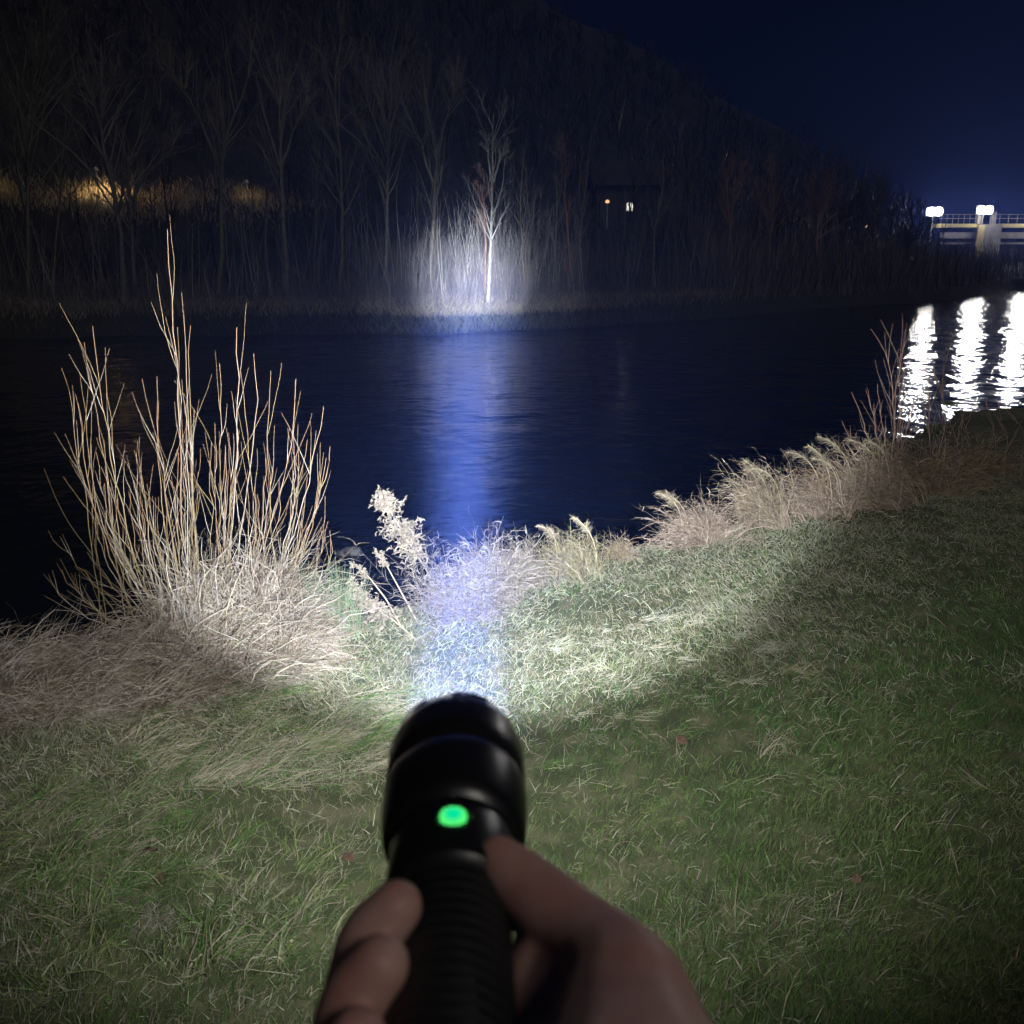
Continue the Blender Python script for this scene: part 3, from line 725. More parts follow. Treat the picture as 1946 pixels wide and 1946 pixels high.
# ------------------------------------------------------------------ single plants on the bank
def tussock(name, px, py, wpx, hpx, n, label, cat, cols, group=None, az=None, azs=1.2, p0=(.9, 1.5), p1=(-.9, .4), w=(.0028, .0058), dpt=.7, heads=0, zb=None, curls=0, mat_=M_dry, K=8, hv=.65, kink=.55):
    c = at_z(px, py, 0 if zb is None else zb); dep = depth_of(c); sc = dep / FPX
    H = hpx * sc; Wd = wpx * sc / 2
    a = rng.uniform(0, 6.28, n); r = np.abs(rng.normal(0, .62, n))
    bx = c[0] + Wd * .8 * r * np.cos(a); by = c[1] + .05 + Wd * dpt * r * np.sin(a)
    bz = ground_z(bx, by) - .01
    if zb is not None: bz = np.maximum(bz, zb - .05)
    nc = max(4, n // 12); cl = rng.integers(0, nc, n)
    bx = bx[:nc][cl] + rng.normal(0, .012, n); by = by[:nc][cl] + rng.normal(0, .012, n); bz = bz[:nc][cl]
    base = np.stack([bx, by, bz], 1)
    az_ = (rng.uniform(0, 6.28, nc) if az is None else az + rng.normal(0, azs, nc))[cl] + rng.normal(0, .4, n)
    q0 = rng.uniform(*p0, nc)[cl] + rng.normal(0, .12, n); q1 = rng.uniform(*p1, nc)[cl] + rng.normal(0, .25, n)
    ln = H * rng.uniform(1 - hv, 1.3, nc)[cl] * rng.uniform(.6, 1.1, n)
    P = arch(base, az_, ln, q0, q1, K, .6, 1.4, kink)
    g = Geo(); ci = rng.integers(0, len(cols), n)
    g.ribbons(P, np.repeat(rng.uniform(*w, (n, 1)), K, 1) * np.linspace(1, .25, K)[None], jitcol(n, np.array(cols)[ci], .3, .05))
    if curls:
        Cc, _ = children_of(P, np.full((n, K), .002), curls, .35, 1, (.3, 1.3), (.1, .28), 5, -.4, .35)
        g.ribbons(Cc, np.tile(np.linspace(w[1] * .9, w[0] * .4, 5)[None], (curls, 1)), jitcol(curls, np.array(cols)[rng.integers(0, len(cols), curls)], .3, .05))
    org = np.array([c[0], c[1], float(ground_z(c[0], c[1]))])
    o = g.build(name, mat_, origin=org); tag(o, label, cat, group)
    for k in range(heads):
        i = rng.integers(0, n)
        h0 = org.copy(); st = np.array([c[0] + rng.uniform(-.7, .7) * Wd, c[1] + .05, org[2]])
        stalk = arch(st[None], np.array([rng.uniform(2.2, 4.0)]), np.array([H * rng.uniform(1.1, 1.4)]), np.array([1.5]), np.array([rng.uniform(-.7, .4)]), 9, .15, 1.8)
        gg = Geo(); gg.tubes(stalk - org, np.full((1, 9), .0022), np.array([[.5, .42, .28]]), 4)
        F, _ = children_of(stalk[:, 5:], np.full((1, 4), .002), 110, 0, 1, (.3, .9), (.18, .45), 5, -.7, .25)
        gg.ribbons(F - org, np.tile(np.array([[.002, .0026, .0024, .0018, .001]]), (110, 1)), jitcol(110, (.23, .19, .135), .3))
        gg.build('seed_head', M_dry, o)
    return o
PINK = [c * .85 for c in [np.array((.21, .178, .158)), np.array((.17, .142, .122)), np.array((.27, .24, .215)), np.array((.11, .088, .07))]]
YEL = [np.array((.22, .185, .12)), np.array((.19, .16, .09)), np.array((.27, .235, .17)), np.array((.13, .12, .06))]
BRN = [np.array((.19, .13, .08)), np.array((.22, .165, .095)), np.array((.13, .085, .05)), np.array((.26, .21, .14))]
PALEP = [c * np.array((1.62, 1.45, 1.32)) for c in PINK]
tussock('rush_clump', 640, 1198, 110, 118, 420, 'upright blue green rush clump between dry grass and leaning weeds', 'rushes', [np.array((.10, .15, .085)), np.array((.075, .115, .06)), np.array((.21, .20, .13)), np.array((.13, .17, .11))], p0=(1.25, 1.55), p1=(.8, 1.5), w=(.0022, .0036), hv=.35, K=5, kink=.08)
tussock('dead_bush', 868, 1178, 175, 150, 950, 'round tangled dead bush standing in the torch beam on the bank', 'bush', PINK, p0=(.5, 1.5), p1=(-.9, 1.0), w=(.0018, .0034), curls=5200, dpt=.8)
tussock('dry_tuft', 945, 1150, 105, 135, 800, 'upright dry tuft leaning on the right of the round dead bush', 'grass tuft', PINK, p0=(1.1, 1.55), p1=(-.4, 1.2), curls=1500)
tussock('dry_tuft', 1010, 1120, 100, 95, 700, 'dry tuft with bent tips, second tuft right of the round dead bush', 'grass tuft', PINK + YEL[:1], az=2.9, azs=1.0, p0=(1.0, 1.5), p1=(-1.2, .4), curls=700)
tussock('reed_tuft', 1105, 1092, 150, 92, 1000, 'yellowish reed tuft with feathery plumes at the water edge', 'grass tuft', YEL, az=2.8, azs=.9, p0=(.8, 1.45), p1=(-.8, .6), heads=3, curls=900)
tussock('dry_tuft', 1190, 1062, 70, 60, 350, 'small reddish dry tuft right of the plumed reed tuft', 'grass tuft', BRN + PINK[:2], az=2.9, azs=1.2, curls=300)
tussock('dry_tuft', 1345, 1028, 150, 100, 1210, 'low bushy dry tuft between the stones and the taller bank tufts', 'grass tuft', PALEP, az=2.6, azs=1.0, p0=(.5, 1.4), p1=(-1.3, .2), heads=2, curls=1600)
tussock('dry_tuft', 1475, 1000, 120, 125, 990, 'tall dry tuft leaning over the water with two bent stalks', 'grass tuft', PALEP + YEL[:2], az=2.6, azs=.6, p0=(.8, 1.45), p1=(-.9, .5), heads=2, curls=1400)
tussock('dry_tuft', 1560, 975, 150, 116, 1210, 'dense dry tuft right of the one with two bent stalks', 'grass tuft', PALEP + BRN[:1], az=2.4, azs=1.0, p0=(.6, 1.4), p1=(-1.3, .3), heads=3, curls=1800)
tussock('dry_tuft', 1660, 955, 150, 132, 1320, 'large dry tuft at the foot of the bare right hand shrub', 'grass tuft', PALEP + BRN[:2], az=2.4, azs=1.2, p0=(.6, 1.45), p1=(-1.3, .4), heads=3, curls=2000)
tussock('dry_tuft', 1760, 930, 150, 134, 1100, 'brown dry tuft right of the bare shrub', 'grass tuft', BRN + PINK[:1], p0=(.6, 1.45), p1=(-.9, .6), curls=1500)
tussock('dry_tuft', 1860, 898, 130, 85, 770, 'dim brown dry tuft at the right end of the bank', 'grass tuft', BRN, p0=(.6, 1.45), p1=(-.9, .6), curls=700)
tussock('withered_tuft', 1535, 1290, 110, 50, 90, 'withered tuft of bent straws on the right of the lawn', 'grass tuft', YEL, p0=(.5, 1.3), p1=(-1.4, -.2), w=(.003, .005), hv=.6)
tussock('withered_tuft', 275, 1765, 120, 70, 150, 'greyish withered tuft in the lower left lawn', 'grass tuft', [np.array((.2, .19, .16)), np.array((.15, .14, .10))], p0=(.5, 1.4), p1=(-1.6, .2), w=(.0022, .004), hv=.6)
tussock('withered_tuft', 395, 1850, 150, 110, 120, 'green and straw tuft of broad blades near the bottom left', 'grass tuft', [GREEN, OLIVE, STRAW], p0=(.7, 1.4), p1=(-.6, .6), w=(.004, .007), hv=.6, mat_=M_grass)
tussock('withered_tuft', 515, 1840, 70, 75, 34, 'pale sparse tuft of bent straws left of the hand', 'grass tuft', [PALE, OLIVE], p0=(.7, 1.4), p1=(-1.2, .3), w=(.004, .006), hv=.6)

def weed(pts, label, headpx, nh, zb=0.0):
    """leaning dead weed: stem through pixels, seed head over its upper part"""
    y0 = at_z(*pts[0], zb)[1]
    q = np.array([at_y(a, b, y0 + .05 * i) for i, (a, b) in enumerate(pts)])
    q[0, 2] = float(ground_z(q[0, 0], q[0, 1])) - .02
    b = q[0].copy(); root = empty('dead_weed', b, label, 'weed')
    u = np.linspace(0, len(q) - 1, 12); p = np.stack([np.interp(u, np.arange(len(q)), q[:, k]) for k in range(3)], 1) - b
    g = Geo(); g.tubes(p[None], np.linspace(.0045, .002, 12)[None], np.array([[.30, .24, .18]]), 6); g.build('stem', M_dry, root)
    k0 = int(12 * headpx)
    seg = p[None, k0:]; L = np.linalg.norm(np.diff(seg[0], axis=0), axis=1).sum()
    g = Geo()
    A, _ = children_of(seg, np.full(seg.shape[:2], .003), int(nh * .22), 0, 1, (.4, 1.2), (.2, .36), 5, .25, .2)
    g.tubes(A, taper(np.full(len(A), .0016), 5), jitcol(len(A), (.18, .145, .11), .2), 3)
    B, _ = children_of(A, np.full(A.shape[:2], .002), nh * 3, .1, 1, (.5, 1.5), (.22, .5), 5, -.5, .5)
    g.ribbons(B, np.tile(np.array([[.004, .006, .007, .006, .003]]), (len(B), 1)), jitcol(len(B), (.185, .155, .125), .35))
    g.build('seed_head', M_dry, root)
    return root
weed([(850, 1145), (812, 1085), (770, 1020), (738, 965), (730, 945)], 'tall leaning dead weed with a fluffy seed head against the water', .28, 420)
weed([(800, 1185), (765, 1130), (735, 1075), (712, 1045)], 'smaller leaning dead weed with a short head left of the tall one', .66, 110)
weed([(770, 1195), (735, 1140), (700, 1095), (668, 1070)], 'leaning dead weed beside the rush clump', .62, 130)
weed([(800, 1215), (750, 1180), (705, 1150), (668, 1110)], 'lowest leaning dead weed with a bushy brown head', .35, 300)

# straws and sticks lying about
def stick(name, pts, label, w, col, cat='stick'):
    q = []
    for a, b, h in pts:
        p = at_z(a, b, h); q.append(p)
    q = np.array(q); u = np.linspace(0, len(q) - 1, 9); p = np.stack([np.interp(u, np.arange(len(q)), q[:, k]) for k in range(3)], 1)
    p[1:-1] += rng.normal(0, .003, (7, 3)); b = p[0].copy()
    g = Geo(); g.tubes((p - b)[None], np.linspace(w, w * .6, 9)[None], np.array([col]), 6)
    o = g.build(name, M_dry, origin=b); tag(o, label, cat); return o
stick('bare_stick', [(962, 1128, .05), (930, 1108, .16), (905, 1088, .28)], 'dark stick slanting out of the round dead bush', .004, (.05, .04, .04))
stick('lying_straw', [(1764, 1440, .03), (1800, 1468, .03), (1850, 1510, .02), (1870, 1535, .02)], 'single pale straw lying on the right of the lawn', .0022, (.6, .54, .42), 'straw')
stick('lying_straw', [(425, 1515, .05), (470, 1540, .05), (520, 1572, .02)], 'straw slanting across the left of the lawn', .002, (.5, .44, .33), 'straw')
stick('lying_straw', [(335, 1660, .02), (420, 1645, .07), (480, 1675, .03), (590, 1655, .03)], 'long bent straw in the lower left lawn', .002, (.48, .43, .3), 'straw')
stick('lying_straw', [(580, 1778, .02), (620, 1748, .06), (672, 1742, .05)], 'arched straw beside the fingers', .0022, (.52, .47, .36), 'straw')
stick('bare_stick', [(28, 1330, .30), (38, 1400, .15), (50, 1450, .0)], 'brown upright stalk at the left edge of the lawn', .004, (.3, .2, .12), 'stalk')
stick('bare_stick', [(1340, 945, 0), (1400, 950, -.1), (1450, 960, -.2)], 'grey stick poking over the water from the low bushy tuft', .006, (.4, .38, .36))

def leaf(px, py, s, label):
    p = at_z(px, py, .03); g = Geo(); n = 9; V = []; 
    for i in range(n):
        t = i / (n - 1); wd = math.sin(math.pi * t) ** .8 * .36
        for sgn in (-1, 0, 1): V.append([(t - .5) * s, sgn * wd * s, (abs(sgn) * .16 + .10 * math.sin(t * 3)) * s])
    Q = [[i * 3 + j, (i + 1) * 3 + j, (i + 1) * 3 + j + 1, i * 3 + j + 1] for i in range(n - 1) for j in range(2)]
    g.add(V, Q); o = g.build('fallen_leaf', M_leaf); o.location = (p[0], p[1], float(ground_z(p[0], p[1])) + .022); o.rotation_euler = (rng.uniform(-.4, .4), rng.uniform(-.4, .4), rng.uniform(0, 6))
    md = o.modifiers.new('thick', 'SOLIDIFY'); md.thickness = .0008
    tag(o, label, 'leaf', 'fallen leaves on the lawn')
leaf(281, 1606, .045, 'upper reddish fallen leaf in the left lawn')
leaf(305, 1652, .035, 'lower reddish fallen leaf in the left lawn')
leaf(662, 1618, .04, 'brown fallen leaf just left of the torch')
leaf(1628, 1676, .035, 'reddish fallen leaf in the right lawn')
leaf(1294, 1405, .05, 'pale brown fallen leaf right of the torch head')

# ------------------------------------------------------------------ willow shrub (left) and bare shrub (right)
def shrub(name, label, cat, base_px, zb, stems, w, cols, tipcol, nside, group=None, sideln=(.15, .4)):
    c = at_z(*base_px, zb); y0 = c[1]; b = np.array([c[0], c[1], float(ground_z(c[0], c[1]))])
    root = empty(name, b, label, cat, group)
    allP, allW, allC = [], [], []
    for st in stems:
        fx, dy, pts = st
        q = np.array([at_y(a, e, y0 + dy * (.3 + .7 * i / (len(pts) - 1))) for i, (a, e) in enumerate(pts)])
        q[0, 2] = float(ground_z(q[0, 0], q[0, 1])) - .05
        s = np.concatenate([[0], np.cumsum(np.linalg.norm(np.diff(q, axis=0), axis=1))]); u = np.linspace(0, s[-1], 14)
        p = np.stack([np.interp(u, s, q[:, k]) for k in range(3)], 1)
        for _ in range(3): p[1:-1] = (p[:-2] + 2 * p[1:-1] + p[2:]) / 4
        p[1:-1] += rng.normal(0, .005, (12, 3))
        allP.append(p - b); allW.append(np.linspace(1, .42, 14) * w * fx)
        cc = np.array(cols[rng.integers(0, len(cols))]); t = np.linspace(0, 1, 14)[:, None] ** 1.2
        allC.append(cc * (1 - t) + np.array(tipcol) * t)
    P = np.array(allP); W = np.array(allW); CC = np.array(allC)
    for i in range(len(P)):
        g = Geo(); g.tubes(P[i:i+1], W[i:i+1], CC[i:i+1], 6); g.build('stem', M_twig, root)
    B, w1 = children_of(P, W, nside, .3, .85, (.2, .5), sideln, 8, .45, .05)
    t = np.linspace(0, 1, 8)[None, :, None]
    cb = np.array(cols)[rng.integers(0, len(cols), nside)][:, None] * (1 - t) + np.array(tipcol) * t
    WB = taper(np.maximum(w1 * .9, w * .38), 8, .6)
    for i in range(nside):
        g = Geo(); g.tubes(B[i:i+1], WB[i:i+1], cb[i:i+1], 5); g.build('twig', M_twig, root)
    return root
stems = []
# (thickness, depth offset, path) hand-placed leaders
lead = [
 (1.3, .0, [(355, 1150), (348, 1050), (345, 950), (340, 850), (338, 740), (330, 640), (320, 540), (318, 435)]),
 (.8, .0, [(337, 690), (348, 640), (350, 600), (345, 555)]),
 (.8, .0, [(336, 680), (355, 650), (362, 618)]),
 (1.1, -.1, [(300, 1150), (255, 1050), (225, 950), (205, 850), (192, 760), (180, 690), (176, 620)]),
 (.8, -.1, [(190, 740), (172, 700), (160, 650)]),
 (.8, -.1, [(190, 735), (198, 690), (200, 660)]),
 (1.0, -.2, [(270, 1160), (210, 1060), (175, 960), (155, 850), (148, 765)]),
 (.7, -.2, [(148, 765), (130, 730), (117, 700)]), (.7, -.2, [(148, 765), (155, 735), (152, 712)]),
 (1.2, .1, [(420, 1150), (430, 1050), (450, 940), (455, 850), (450, 760), (446, 690), (450, 622)]),
 (1.1, .1, [(430, 1150), (450, 1050), (470, 930), (480, 840), (495, 770), (488, 720), (482, 672)]),
 (.8, .1, [(472, 790), (462, 740), (457, 705)]), (.8, .1, [(495, 770), (505, 735), (515, 705)]),
 (1.1, .0, [(470, 1150), (500, 1050), (530, 950), (550, 870), (565, 800), (560, 750), (562, 720)]),
 (1.0, .0, [(490, 1150), (540, 1060), (575, 970), (595, 890), (600, 830), (615, 772)]),
 (1.0, -.1, [(500, 1155), (560, 1070), (600, 970), (622, 900), (627, 848)]),
 (1.0, -.1, [(495, 1150), (555, 1080), (590, 1000), (612, 930), (620, 870)]),
 (.9, .1, [(345, 870), (352, 800), (355, 740), (360, 700)]),
 (1.0, .2, [(330, 1150), (320, 1050), (310, 950), (300, 850), (288, 780), (270, 720)]),
 (1.0, .2, [(340, 1150), (330, 1020), (305, 900), (295, 800), (298, 715)]),
 (1.0, .2, [(400, 1150), (410, 1020), (420, 900), (418, 780), (417, 690)]),
 (.8, -.3, [(250, 1170), (190, 1120), (150, 1080), (118, 1040), (92, 1008)]),
 (.8, -.3, [(250, 1180), (175, 1150), (130, 1110), (108, 1070)]),
 (.7, -.3, [(260, 1190), (190, 1180), (140, 1160), (105, 1130), (92, 1090)]),
 (.7, -.3, [(270, 1190), (210, 1180), (165, 1150), (142, 1110), (135, 1090)]),
]
stems += lead
rs = np.random.default_rng(21)
for k in range(54):
    u = (k + rs.uniform(0, 1)) / 54
    bx = 290 + 215 * u + rs.normal(0, 14); by = 1150 + rs.uniform(-15, 35)
    tx = 135 + 485 * u + rs.normal(0, 22)
    env = 735 + 95 * abs(u - .5) * 2 + (80 if u < .08 or u > .94 else 0)
    tyy = env + rs.uniform(-10, 190)
    mx = tx + (bx - tx) * .05 + rs.normal(0, 7)
    stems.append((rs.uniform(.65, 1.05), rs.uniform(-.45, .45), [(bx, by), (bx + (mx - bx) * .66, by - (by - tyy) * .30), (mx, by - (by - tyy) * .66), (tx, tyy)]))
WCOL = [(.30, .265, .215), (.21, .175, .09), (.38, .345, .30), (.18, .145, .07), (.22, .15, .10)]
shrub('willow_shrub', 'tall bare willow shrub of upright ochre twigs on the left bank', 'shrub', (400, 1165), -.1, stems, .0035, WCOL, (.15, .085, .045), 300)
st2 = []
for pts in [[(1690, 930), (1697, 850), (1702, 760), (1695, 700), (1680, 650), (1655, 625)], [(1695, 930), (1700, 840), (1700, 740), (1710, 680), (1738, 600)], [(1695, 920), (1705, 820), (1712, 760), (1720, 700)],
            [(1680, 930), (1670, 850), (1660, 790), (1645, 740)], [(1680, 930), (1660, 860), (1640, 800), (1618, 745)], [(1670, 930), (1640, 870), (1615, 830), (1600, 800)], [(1690, 930), (1685, 850), (1672, 790), (1668, 730)],
            [(1700, 930), (1715, 850), (1730, 790), (1745, 740)], [(1670, 935), (1630, 890), (1600, 860), (1575, 835)], [(1700, 930), (1705, 850), (1712, 780), (1708, 720)], [(1750, 925), (1800, 830), (1792, 745), (1765, 670), (1745, 608)], [(1790, 760), (1765, 700), (1735, 660)], [(1665, 935), (1610, 900), (1590, 880), (1572, 868)]]:
    st2.append((rs.uniform(.7, 1.1), rs.uniform(-.2, .3), pts))
shrub('bare_shrub', 'bare reddish shrub on the right bank in front of the lit water', 'shrub', (1690, 930), -.02, st2, .0045, [(.24, .16, .13), (.28, .22, .18), (.20, .14, .11)], (.20, .10, .08), 90)
st3 = []
for k in range(9):
    bx = 1800 + k * 17 + rs.normal(0, 6)
    st3.append((rs.uniform(.5, .8), rs.uniform(-.2, .3), [(bx, 905), (bx + rs.normal(0, 10), 860), (bx + rs.normal(0, 18), 815), (bx + rs.normal(4, 26), 790 - rs.uniform(0, 30))]))
shrub('bare_shrub', 'dim thin twigs at the right edge of the bank', 'shrub', (1850, 905), -.02, st3, .004, [(.26, .19, .14)], (.22, .13, .10), 22)

# ------------------------------------------------------------------ torch
AX = -0.0205; TY = 0.30; TZ = EYE - 0.190
yaw = math.atan((893 - 973) / FPX) * -1.0      # beam heads slightly left
torch = empty('flashlight', (AX, TY, TZ), 'black metal flashlight switched on, pointing across the river', 'flashlight')
aim = ray(897, 512); aim = aim / np.linalg.norm(aim)
torch.rotation_euler = Vector(aim).to_track_quat('Y', 'Z').to_euler()
def black_metal(name, rough, knurl=False):
    m, n, l, b = mat(name)
    b.inputs['Base Color'].default_value = (.012, .012, .013, 1); b.inputs['Metallic'].default_value = .0
    b.inputs['Roughness'].default_value = rough; b.inputs['Specular IOR Level'].default_value = .7
    tx = n.new('ShaderNodeTexCoord'); ns = n.new('ShaderNodeTexNoise'); ns.inputs['Scale'].default_value = 900
    l.new(tx.outputs['Object'], ns.inputs['Vector'])
    bp = n.new('ShaderNodeBump'); bp.inputs['Strength'].default_value = .12; bp.inputs['Distance'].default_value = .0004
    l.new(ns.outputs['Fac'], bp.inputs['Height']); l.new(bp.outputs[0], b.inputs['Normal'])
    return m
M_black = black_metal('anodised_black', .32); M_black2 = black_metal('anodised_knurled', .55)
RH = .0260
def bez(p, r, th):
    return np.full(len(th), r)
g = Geo()
g.lathe([(-.002, .0235), (-.006, .0262), (-.014, RH), (-.030, RH), (-.031, RH - .0012), (-.033, RH - .0012), (-.034, RH), (-.042, RH - .0002), (-.050, .0245), (-.060, .0212)][::-1] if False else
        [(.037, .0228), (.0365, .0245), (.034, .0258), (.030, .0265), (.020, RH), (.006, RH), (.0055, RH - .0007), (.0042, RH - .0007), (.0037, RH), (0, RH), (-.010, RH - .0004), (-.020, .0244), (-.028, .0222), (-.0285, .0)], 72)
head = g.build('head', M_black, torch)
g = Geo()      # scalloped bezel ring
n = 72; th = np.arange(n) * 2 * np.pi / n
front = np.where((np.arange(n) % 12) < 7, .0412, .0385)
rings = [(np.full(n, .037), .0252), (front, .0250), (front, .0226), (np.full(n, .037), .0222)]
V = np.concatenate([np.stack([r * np.cos(th), yv, r * np.sin(th)], 1) for yv, r in rings])
Q = [[i * n + j, i * n + (j + 1) % n, (i + 1) * n + (j + 1) % n, (i + 1) * n + j] for i in range(3) for j in range(n)]
g.add(V, Q); g.build('bezel', black_metal('polished_bezel', .18), head)
g = Geo(); g.lathe([(.0375, .0225), (.0376, .0001)], 48); g.build('lens', emit('torch_glow', (.9, .95, 1), 40), head)
g = Geo(); g.lathe([(-.027, .0), (-.027, .0206), (-.029, .0210), (-.056, .0208), (-.058, .0200), (-.058, .0)], 64)
collar = g.build('collar', M_black, torch)
g = Geo(); prof = [(-.057, .0)]; yy = -.057
prof += [(-.057, .0178)]
k = 0
while yy > -.145:
    prof += [(yy, .0178), (yy - .0022, .0178), (yy - .0026, .0174), (yy - .0044, .0174)]; yy -= .0048
prof += [(-.150, .0178), (-.150, .0)]
g.lathe(prof, 56); g.build('tube', M_black2, torch)
g = Geo(); g.lathe([(-.149, .0), (-.149, .0192), (-.165, .0192), (-.168, .017), (-.168, .0)], 48); g.build('tail_cap', M_black2, torch)
# green button with a scalloped edge on the top of the collar
g = Geo(); n = 60; th = np.arange(n) * 2 * np.pi / n
rb = .0041 * (1 + .075 * np.abs(np.cos(th * 5.5)))
V = [np.stack([rb * np.cos(th), rb * np.sin(th), np.full(n, 0.)], 1), np.stack([rb * .97 * np.cos(th), rb * .97 * np.sin(th), np.full(n, .0011)], 1), np.stack([rb * .7 * np.cos(th), rb * .7 * np.sin(th), np.full(n, .0016)], 1), np.stack([rb * .02 * np.cos(th), rb * .02 * np.sin(th), np.full(n, .0017)], 1)]
Q = [[i * n + j, i * n + (j + 1) % n, (i + 1) * n + (j + 1) % n, (i + 1) * n + j] for i in range(3) for j in range(n)]
def green_mat():
    m = bpy.data.materials.new('lit_green_button'); m.use_nodes = True; n = m.node_tree.nodes; n.clear(); l = m.node_tree.links
    e = n.new('ShaderNodeEmission'); tx = n.new('ShaderNodeTexCoord'); ln = n.new('ShaderNodeVectorMath'); ln.operation = 'LENGTH'
    l.new(tx.outputs['Object'], ln.inputs[0])
    rp = n.new('ShaderNodeValToRGB'); mr = n.new('ShaderNodeMath'); mr.operation = 'MULTIPLY'; mr.inputs[1].default_value = 228
    l.new(ln.outputs['Value'], mr.inputs[0]); l.new(mr.outputs[0], rp.inputs[0])
    el = rp.color_ramp.elements; el[0].position = .55; el[0].color = (.0, .78, .34, 1); el[1].position = .9; el[1].color = (.10, 1, .20, 1)
    l.new(rp.outputs[0], e.inputs[0]); e.inputs[1].default_value = 1.0
    o = n.new('ShaderNodeOutputMaterial'); l.new(e.outputs[0], o.inputs[0]); return m
g.add(np.concatenate(V), Q); btn = g.build('button', green_mat(), torch)
btn.location = (0.0005, -.041, .0208); btn.rotation_euler = (R(8), 0, 0)
g = Geo(); g.lathe([(0, .0046), (.0009, .0051), (.0009, .0060), (0, .0066)], 40, axis='z'); rg = g.build('button_ring', M_black, torch); rg.location = (.0005, -.041, .0203); rg.rotation_euler = (R(8), 0, 0)

def spot(name, power, half, blend, col):
    L = bpy.data.lights.new(name, 'SPOT'); L.energy = power; L.spot_size = 2 * R(half); L.spot_blend = blend; L.color = col; L.shadow_soft_size = .012
    o = bpy.data.objects.new(name, L); C.objects.link(o); o.parent = torch
    o.location = (0, .0428, 0); o.rotation_euler = (R(90), 0, 0); return o
COOL = (.84, .93, 1.0)
A = bpy.data.lights.new('torch_hotspot', 'AREA'); A.shape = 'DISK'; A.size = .044; A.spread = R(8.0); A.energy = 275; A.color = COOL
ao = bpy.data.objects.new('torch_hotspot', A); C.objects.link(ao); ao.parent = torch; ao.location = (0, .0422, 0); ao.rotation_euler = (R(90), 0, 0)
A2 = A.copy(); A2.name = 'torch_halo'; A2.spread = R(15); A2.energy = 120
ao = bpy.data.objects.new('torch_halo', A2); C.objects.link(ao); ao.parent = torch; ao.location = (0, .0421, 0); ao.rotation_euler = (R(90), 0, 0)
spot('torch_spill', 3150, 28.3, .27, COOL)
spot('torch_inner_spill', 3500, 23, 1.0, COOL)
spot('torch_rim_light', 860, 55, 1.0, (.93, .97, .95))

# ------------------------------------------------------------------ hand
def skin_mat():
    m, n, l, b = mat('skin')
    tx = n.new('ShaderNodeTexCoord')
    ns = n.new('ShaderNodeTexNoise'); ns.inputs['Scale'].default_value = 42; ns.inputs['Detail'].default_value = 5
    l.new(tx.outputs['Object'], ns.inputs['Vector'])
    rp = n.new('ShaderNodeValToRGB'); e = rp.color_ramp.elements; e[0].position = .35; e[0].color = (.58, .29, .25, 1); e[1].position = .7; e[1].color = (.72, .48, .41, 1)
    l.new(ns.outputs['Fac'], rp.inputs[0]); l.new(rp.outputs[0], b.inputs['Base Color'])
    b.inputs['Roughness'].default_value = .5; b.inputs['Subsurface Weight'].default_value = .15; b.inputs['Subsurface Radius'].default_value = (.006, .002, .001); b.inputs['Subsurface Scale'].default_value = .5
    n2 = n.new('ShaderNodeTexNoise'); n2.inputs['Scale'].default_value = 700; l.new(tx.outputs['Object'], n2.inputs['Vector'])
    bp = n.new('ShaderNodeBump'); bp.inputs['Strength'].default_value = .15; bp.inputs['Distance'].default_value = .0005
    l.new(n2.outputs['Fac'], bp.inputs['Height']); l.new(bp.outputs[0], b.inputs['Normal'])
    return m
def ico(c, r):
    return c, r
balls = []
def chain(pts, n=14):
    """pts [(xyz, r)]"""
    q = np.array([np.concatenate([p, [r]]) for p, r in pts]); s = np.concatenate([[0], np.cumsum(np.linalg.norm(np.diff(q[:, :3], axis=0), axis=1))])
    m = max(n, int(s[-1] / .0022)); u = np.linspace(0, s[-1], m)
    p = np.stack([np.interp(u, s, q[:, k]) for k in range(4)], 1)
    for _ in range(4): p[1:-1] = (p[:-2] + 2 * p[1:-1] + p[2:]) / 4
    balls.extend([(a[:3], a[3]) for a in p])
D = at_d
# thumb, from tip to wrist
chain([(D(946, 1628, .286), .0066), (D(966, 1655, .284), .0088), (D(1003, 1693, .279), .0104), (D(1058, 1738, .270), .0112), (D(1108, 1776, .261), .0108), (D(1160, 1828, .250), .0130), (D(1195, 1895, .238), .0165), (D(1195, 2000, .225), .0205), (D(1215, 2160, .205), .027)], 40)
# web and palm
chain([(D(1085, 1860, .262), .0125), (D(1090, 1960, .250), .018), (D(1120, 2100, .235), .024), (D(1215, 2160, .205), .027)], 30)
chain([(D(1040, 1815, .272), .0105), (D(1025, 1890, .262), .0125), (D(1040, 2000, .250), .018), (D(1120, 2100, .235), .024)], 30)
def tl(x, y, z): return np.array([AX + x, TY + y, TZ + z])
for (yy, tipz, r, dx) in ((-.0885, .0200, .0089, .009), (-.1065, .0170, .0093, .007), (-.1245, .012, .0089, .004), (-.140, .006, .0078, .001)):
    chain([(tl(.046, yy - .028, -.018), r * 1.25), (tl(.036, yy - .006, -.030), r * 1.08), (tl(.012, yy, -.0325), r), (tl(-.012, yy, -.0255), r), (tl(-.0235, yy + .001, -.008), r), (tl(-.0225 + dx * .5, yy + .003, tipz - .006), r * .97), (tl(-.0195 + dx, yy + .005, tipz + .002), r * .82)], 30)
    chain([(tl(.046, yy - .028, -.018), r * 1.3), (tl(.058, -.15, -.02), .018), (D(1215, 2160, .205), .026)], 24)
wr = D(1215, 2160, .205)
chain([(wr, .027), (wr + np.array([.02, -.06, -.035]), .027), (wr + np.array([.055, -.14, -.09]), .034)], 30)
sph = []
bm_v = []; bm_q = []
nu, nv = 14, 8
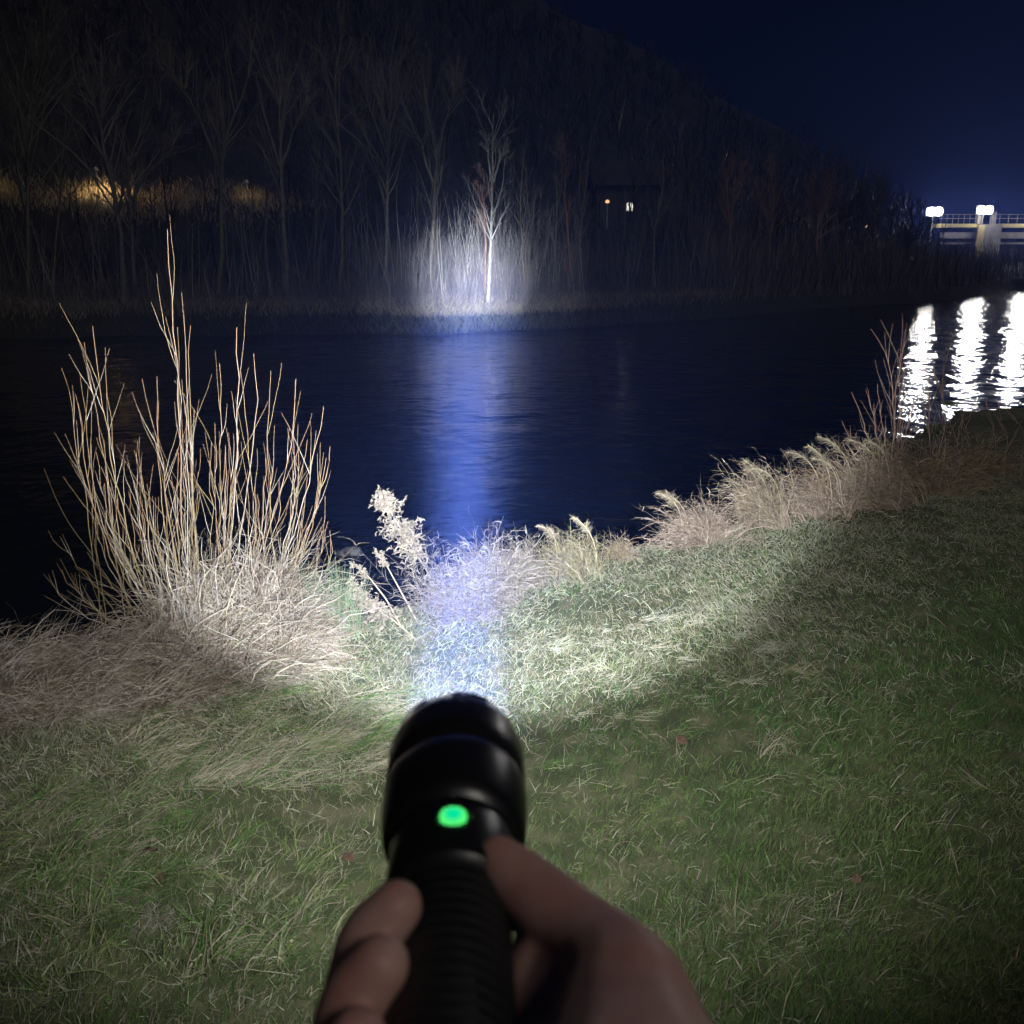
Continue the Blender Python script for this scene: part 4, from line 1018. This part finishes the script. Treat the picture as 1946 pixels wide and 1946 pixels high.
uv = np.array([[math.cos(-math.pi / 2 + math.pi * j / (nv - 1)) * math.cos(2 * math.pi * i / nu), math.cos(-math.pi / 2 + math.pi * j / (nv - 1)) * math.sin(2 * math.pi * i / nu), math.sin(-math.pi / 2 + math.pi * j / (nv - 1))] for j in range(1, nv - 1) for i in range(nu)] + [[0, 0, -1], [0, 0, 1]])
tq = [[j * nu + i, j * nu + (i + 1) % nu, (j + 1) * nu + (i + 1) % nu, (j + 1) * nu + i] for j in range(nv - 3) for i in range(nu)]
tt = [[(nv - 2) * nu, (i + 1) % nu, i] for i in range(nu)] + [[(nv - 2) * nu + 1, (nv - 3) * nu + i, (nv - 3) * nu + (i + 1) % nu] for i in range(nu)]
horg = tl(.05, -.12, -.02)
g = Geo()
for c, r in balls: g.add(uv * r * 1.02 + c - horg, tq, tt)
tmp = g.build('hand', skin_mat())
md = tmp.modifiers.new('r', 'REMESH'); md.mode = 'VOXEL'; md.voxel_size = .0014; md.use_smooth_shade = True
ms = tmp.modifiers.new('s', 'SMOOTH'); ms.factor = .5; ms.iterations = 8
dg = bpy.context.evaluated_depsgraph_get(); me2 = bpy.data.meshes.new_from_object(tmp.evaluated_get(dg))
tmp.modifiers.clear(); tmp.data = me2; tmp.location = horg
for p_ in me2.polygons: p_.use_smooth = True
tag(tmp, 'bare hand gripping the flashlight with its thumb beside the green button', 'hand')
# sleeve, below the picture
g = Geo(); a = wr + np.array([.03, -.085, -.052]) - horg; b_ = wr + np.array([.16, -.36, -.26]) - horg
g.tubes(np.stack([a, a * .6 + b_ * .4, b_])[None], np.array([[.037, .044, .052]]), np.array([[.03, .03, .035]]), 24)
g.build('sleeve', M_dry, tmp)

# ------------------------------------------------------------------ damp night air
hz = Geo(); hz.box((0, 150, 66), (245, 295, 74.5))
hm = bpy.data.materials.new('damp_air'); hm.use_nodes = True; hn = hm.node_tree.nodes; hn.clear()
pv = hn.new('ShaderNodeVolumePrincipled'); pv.inputs['Color'].default_value = (.15, .26, 1.0, 1); pv.inputs['Density'].default_value = .00098; pv.inputs['Anisotropy'].default_value = 0.55
ho = hn.new('ShaderNodeOutputMaterial'); hm.node_tree.links.new(pv.outputs[0], ho.inputs['Volume'])
hzo = hz.build('haze', hm, smooth=False); hzo['kind'] = 'stuff'
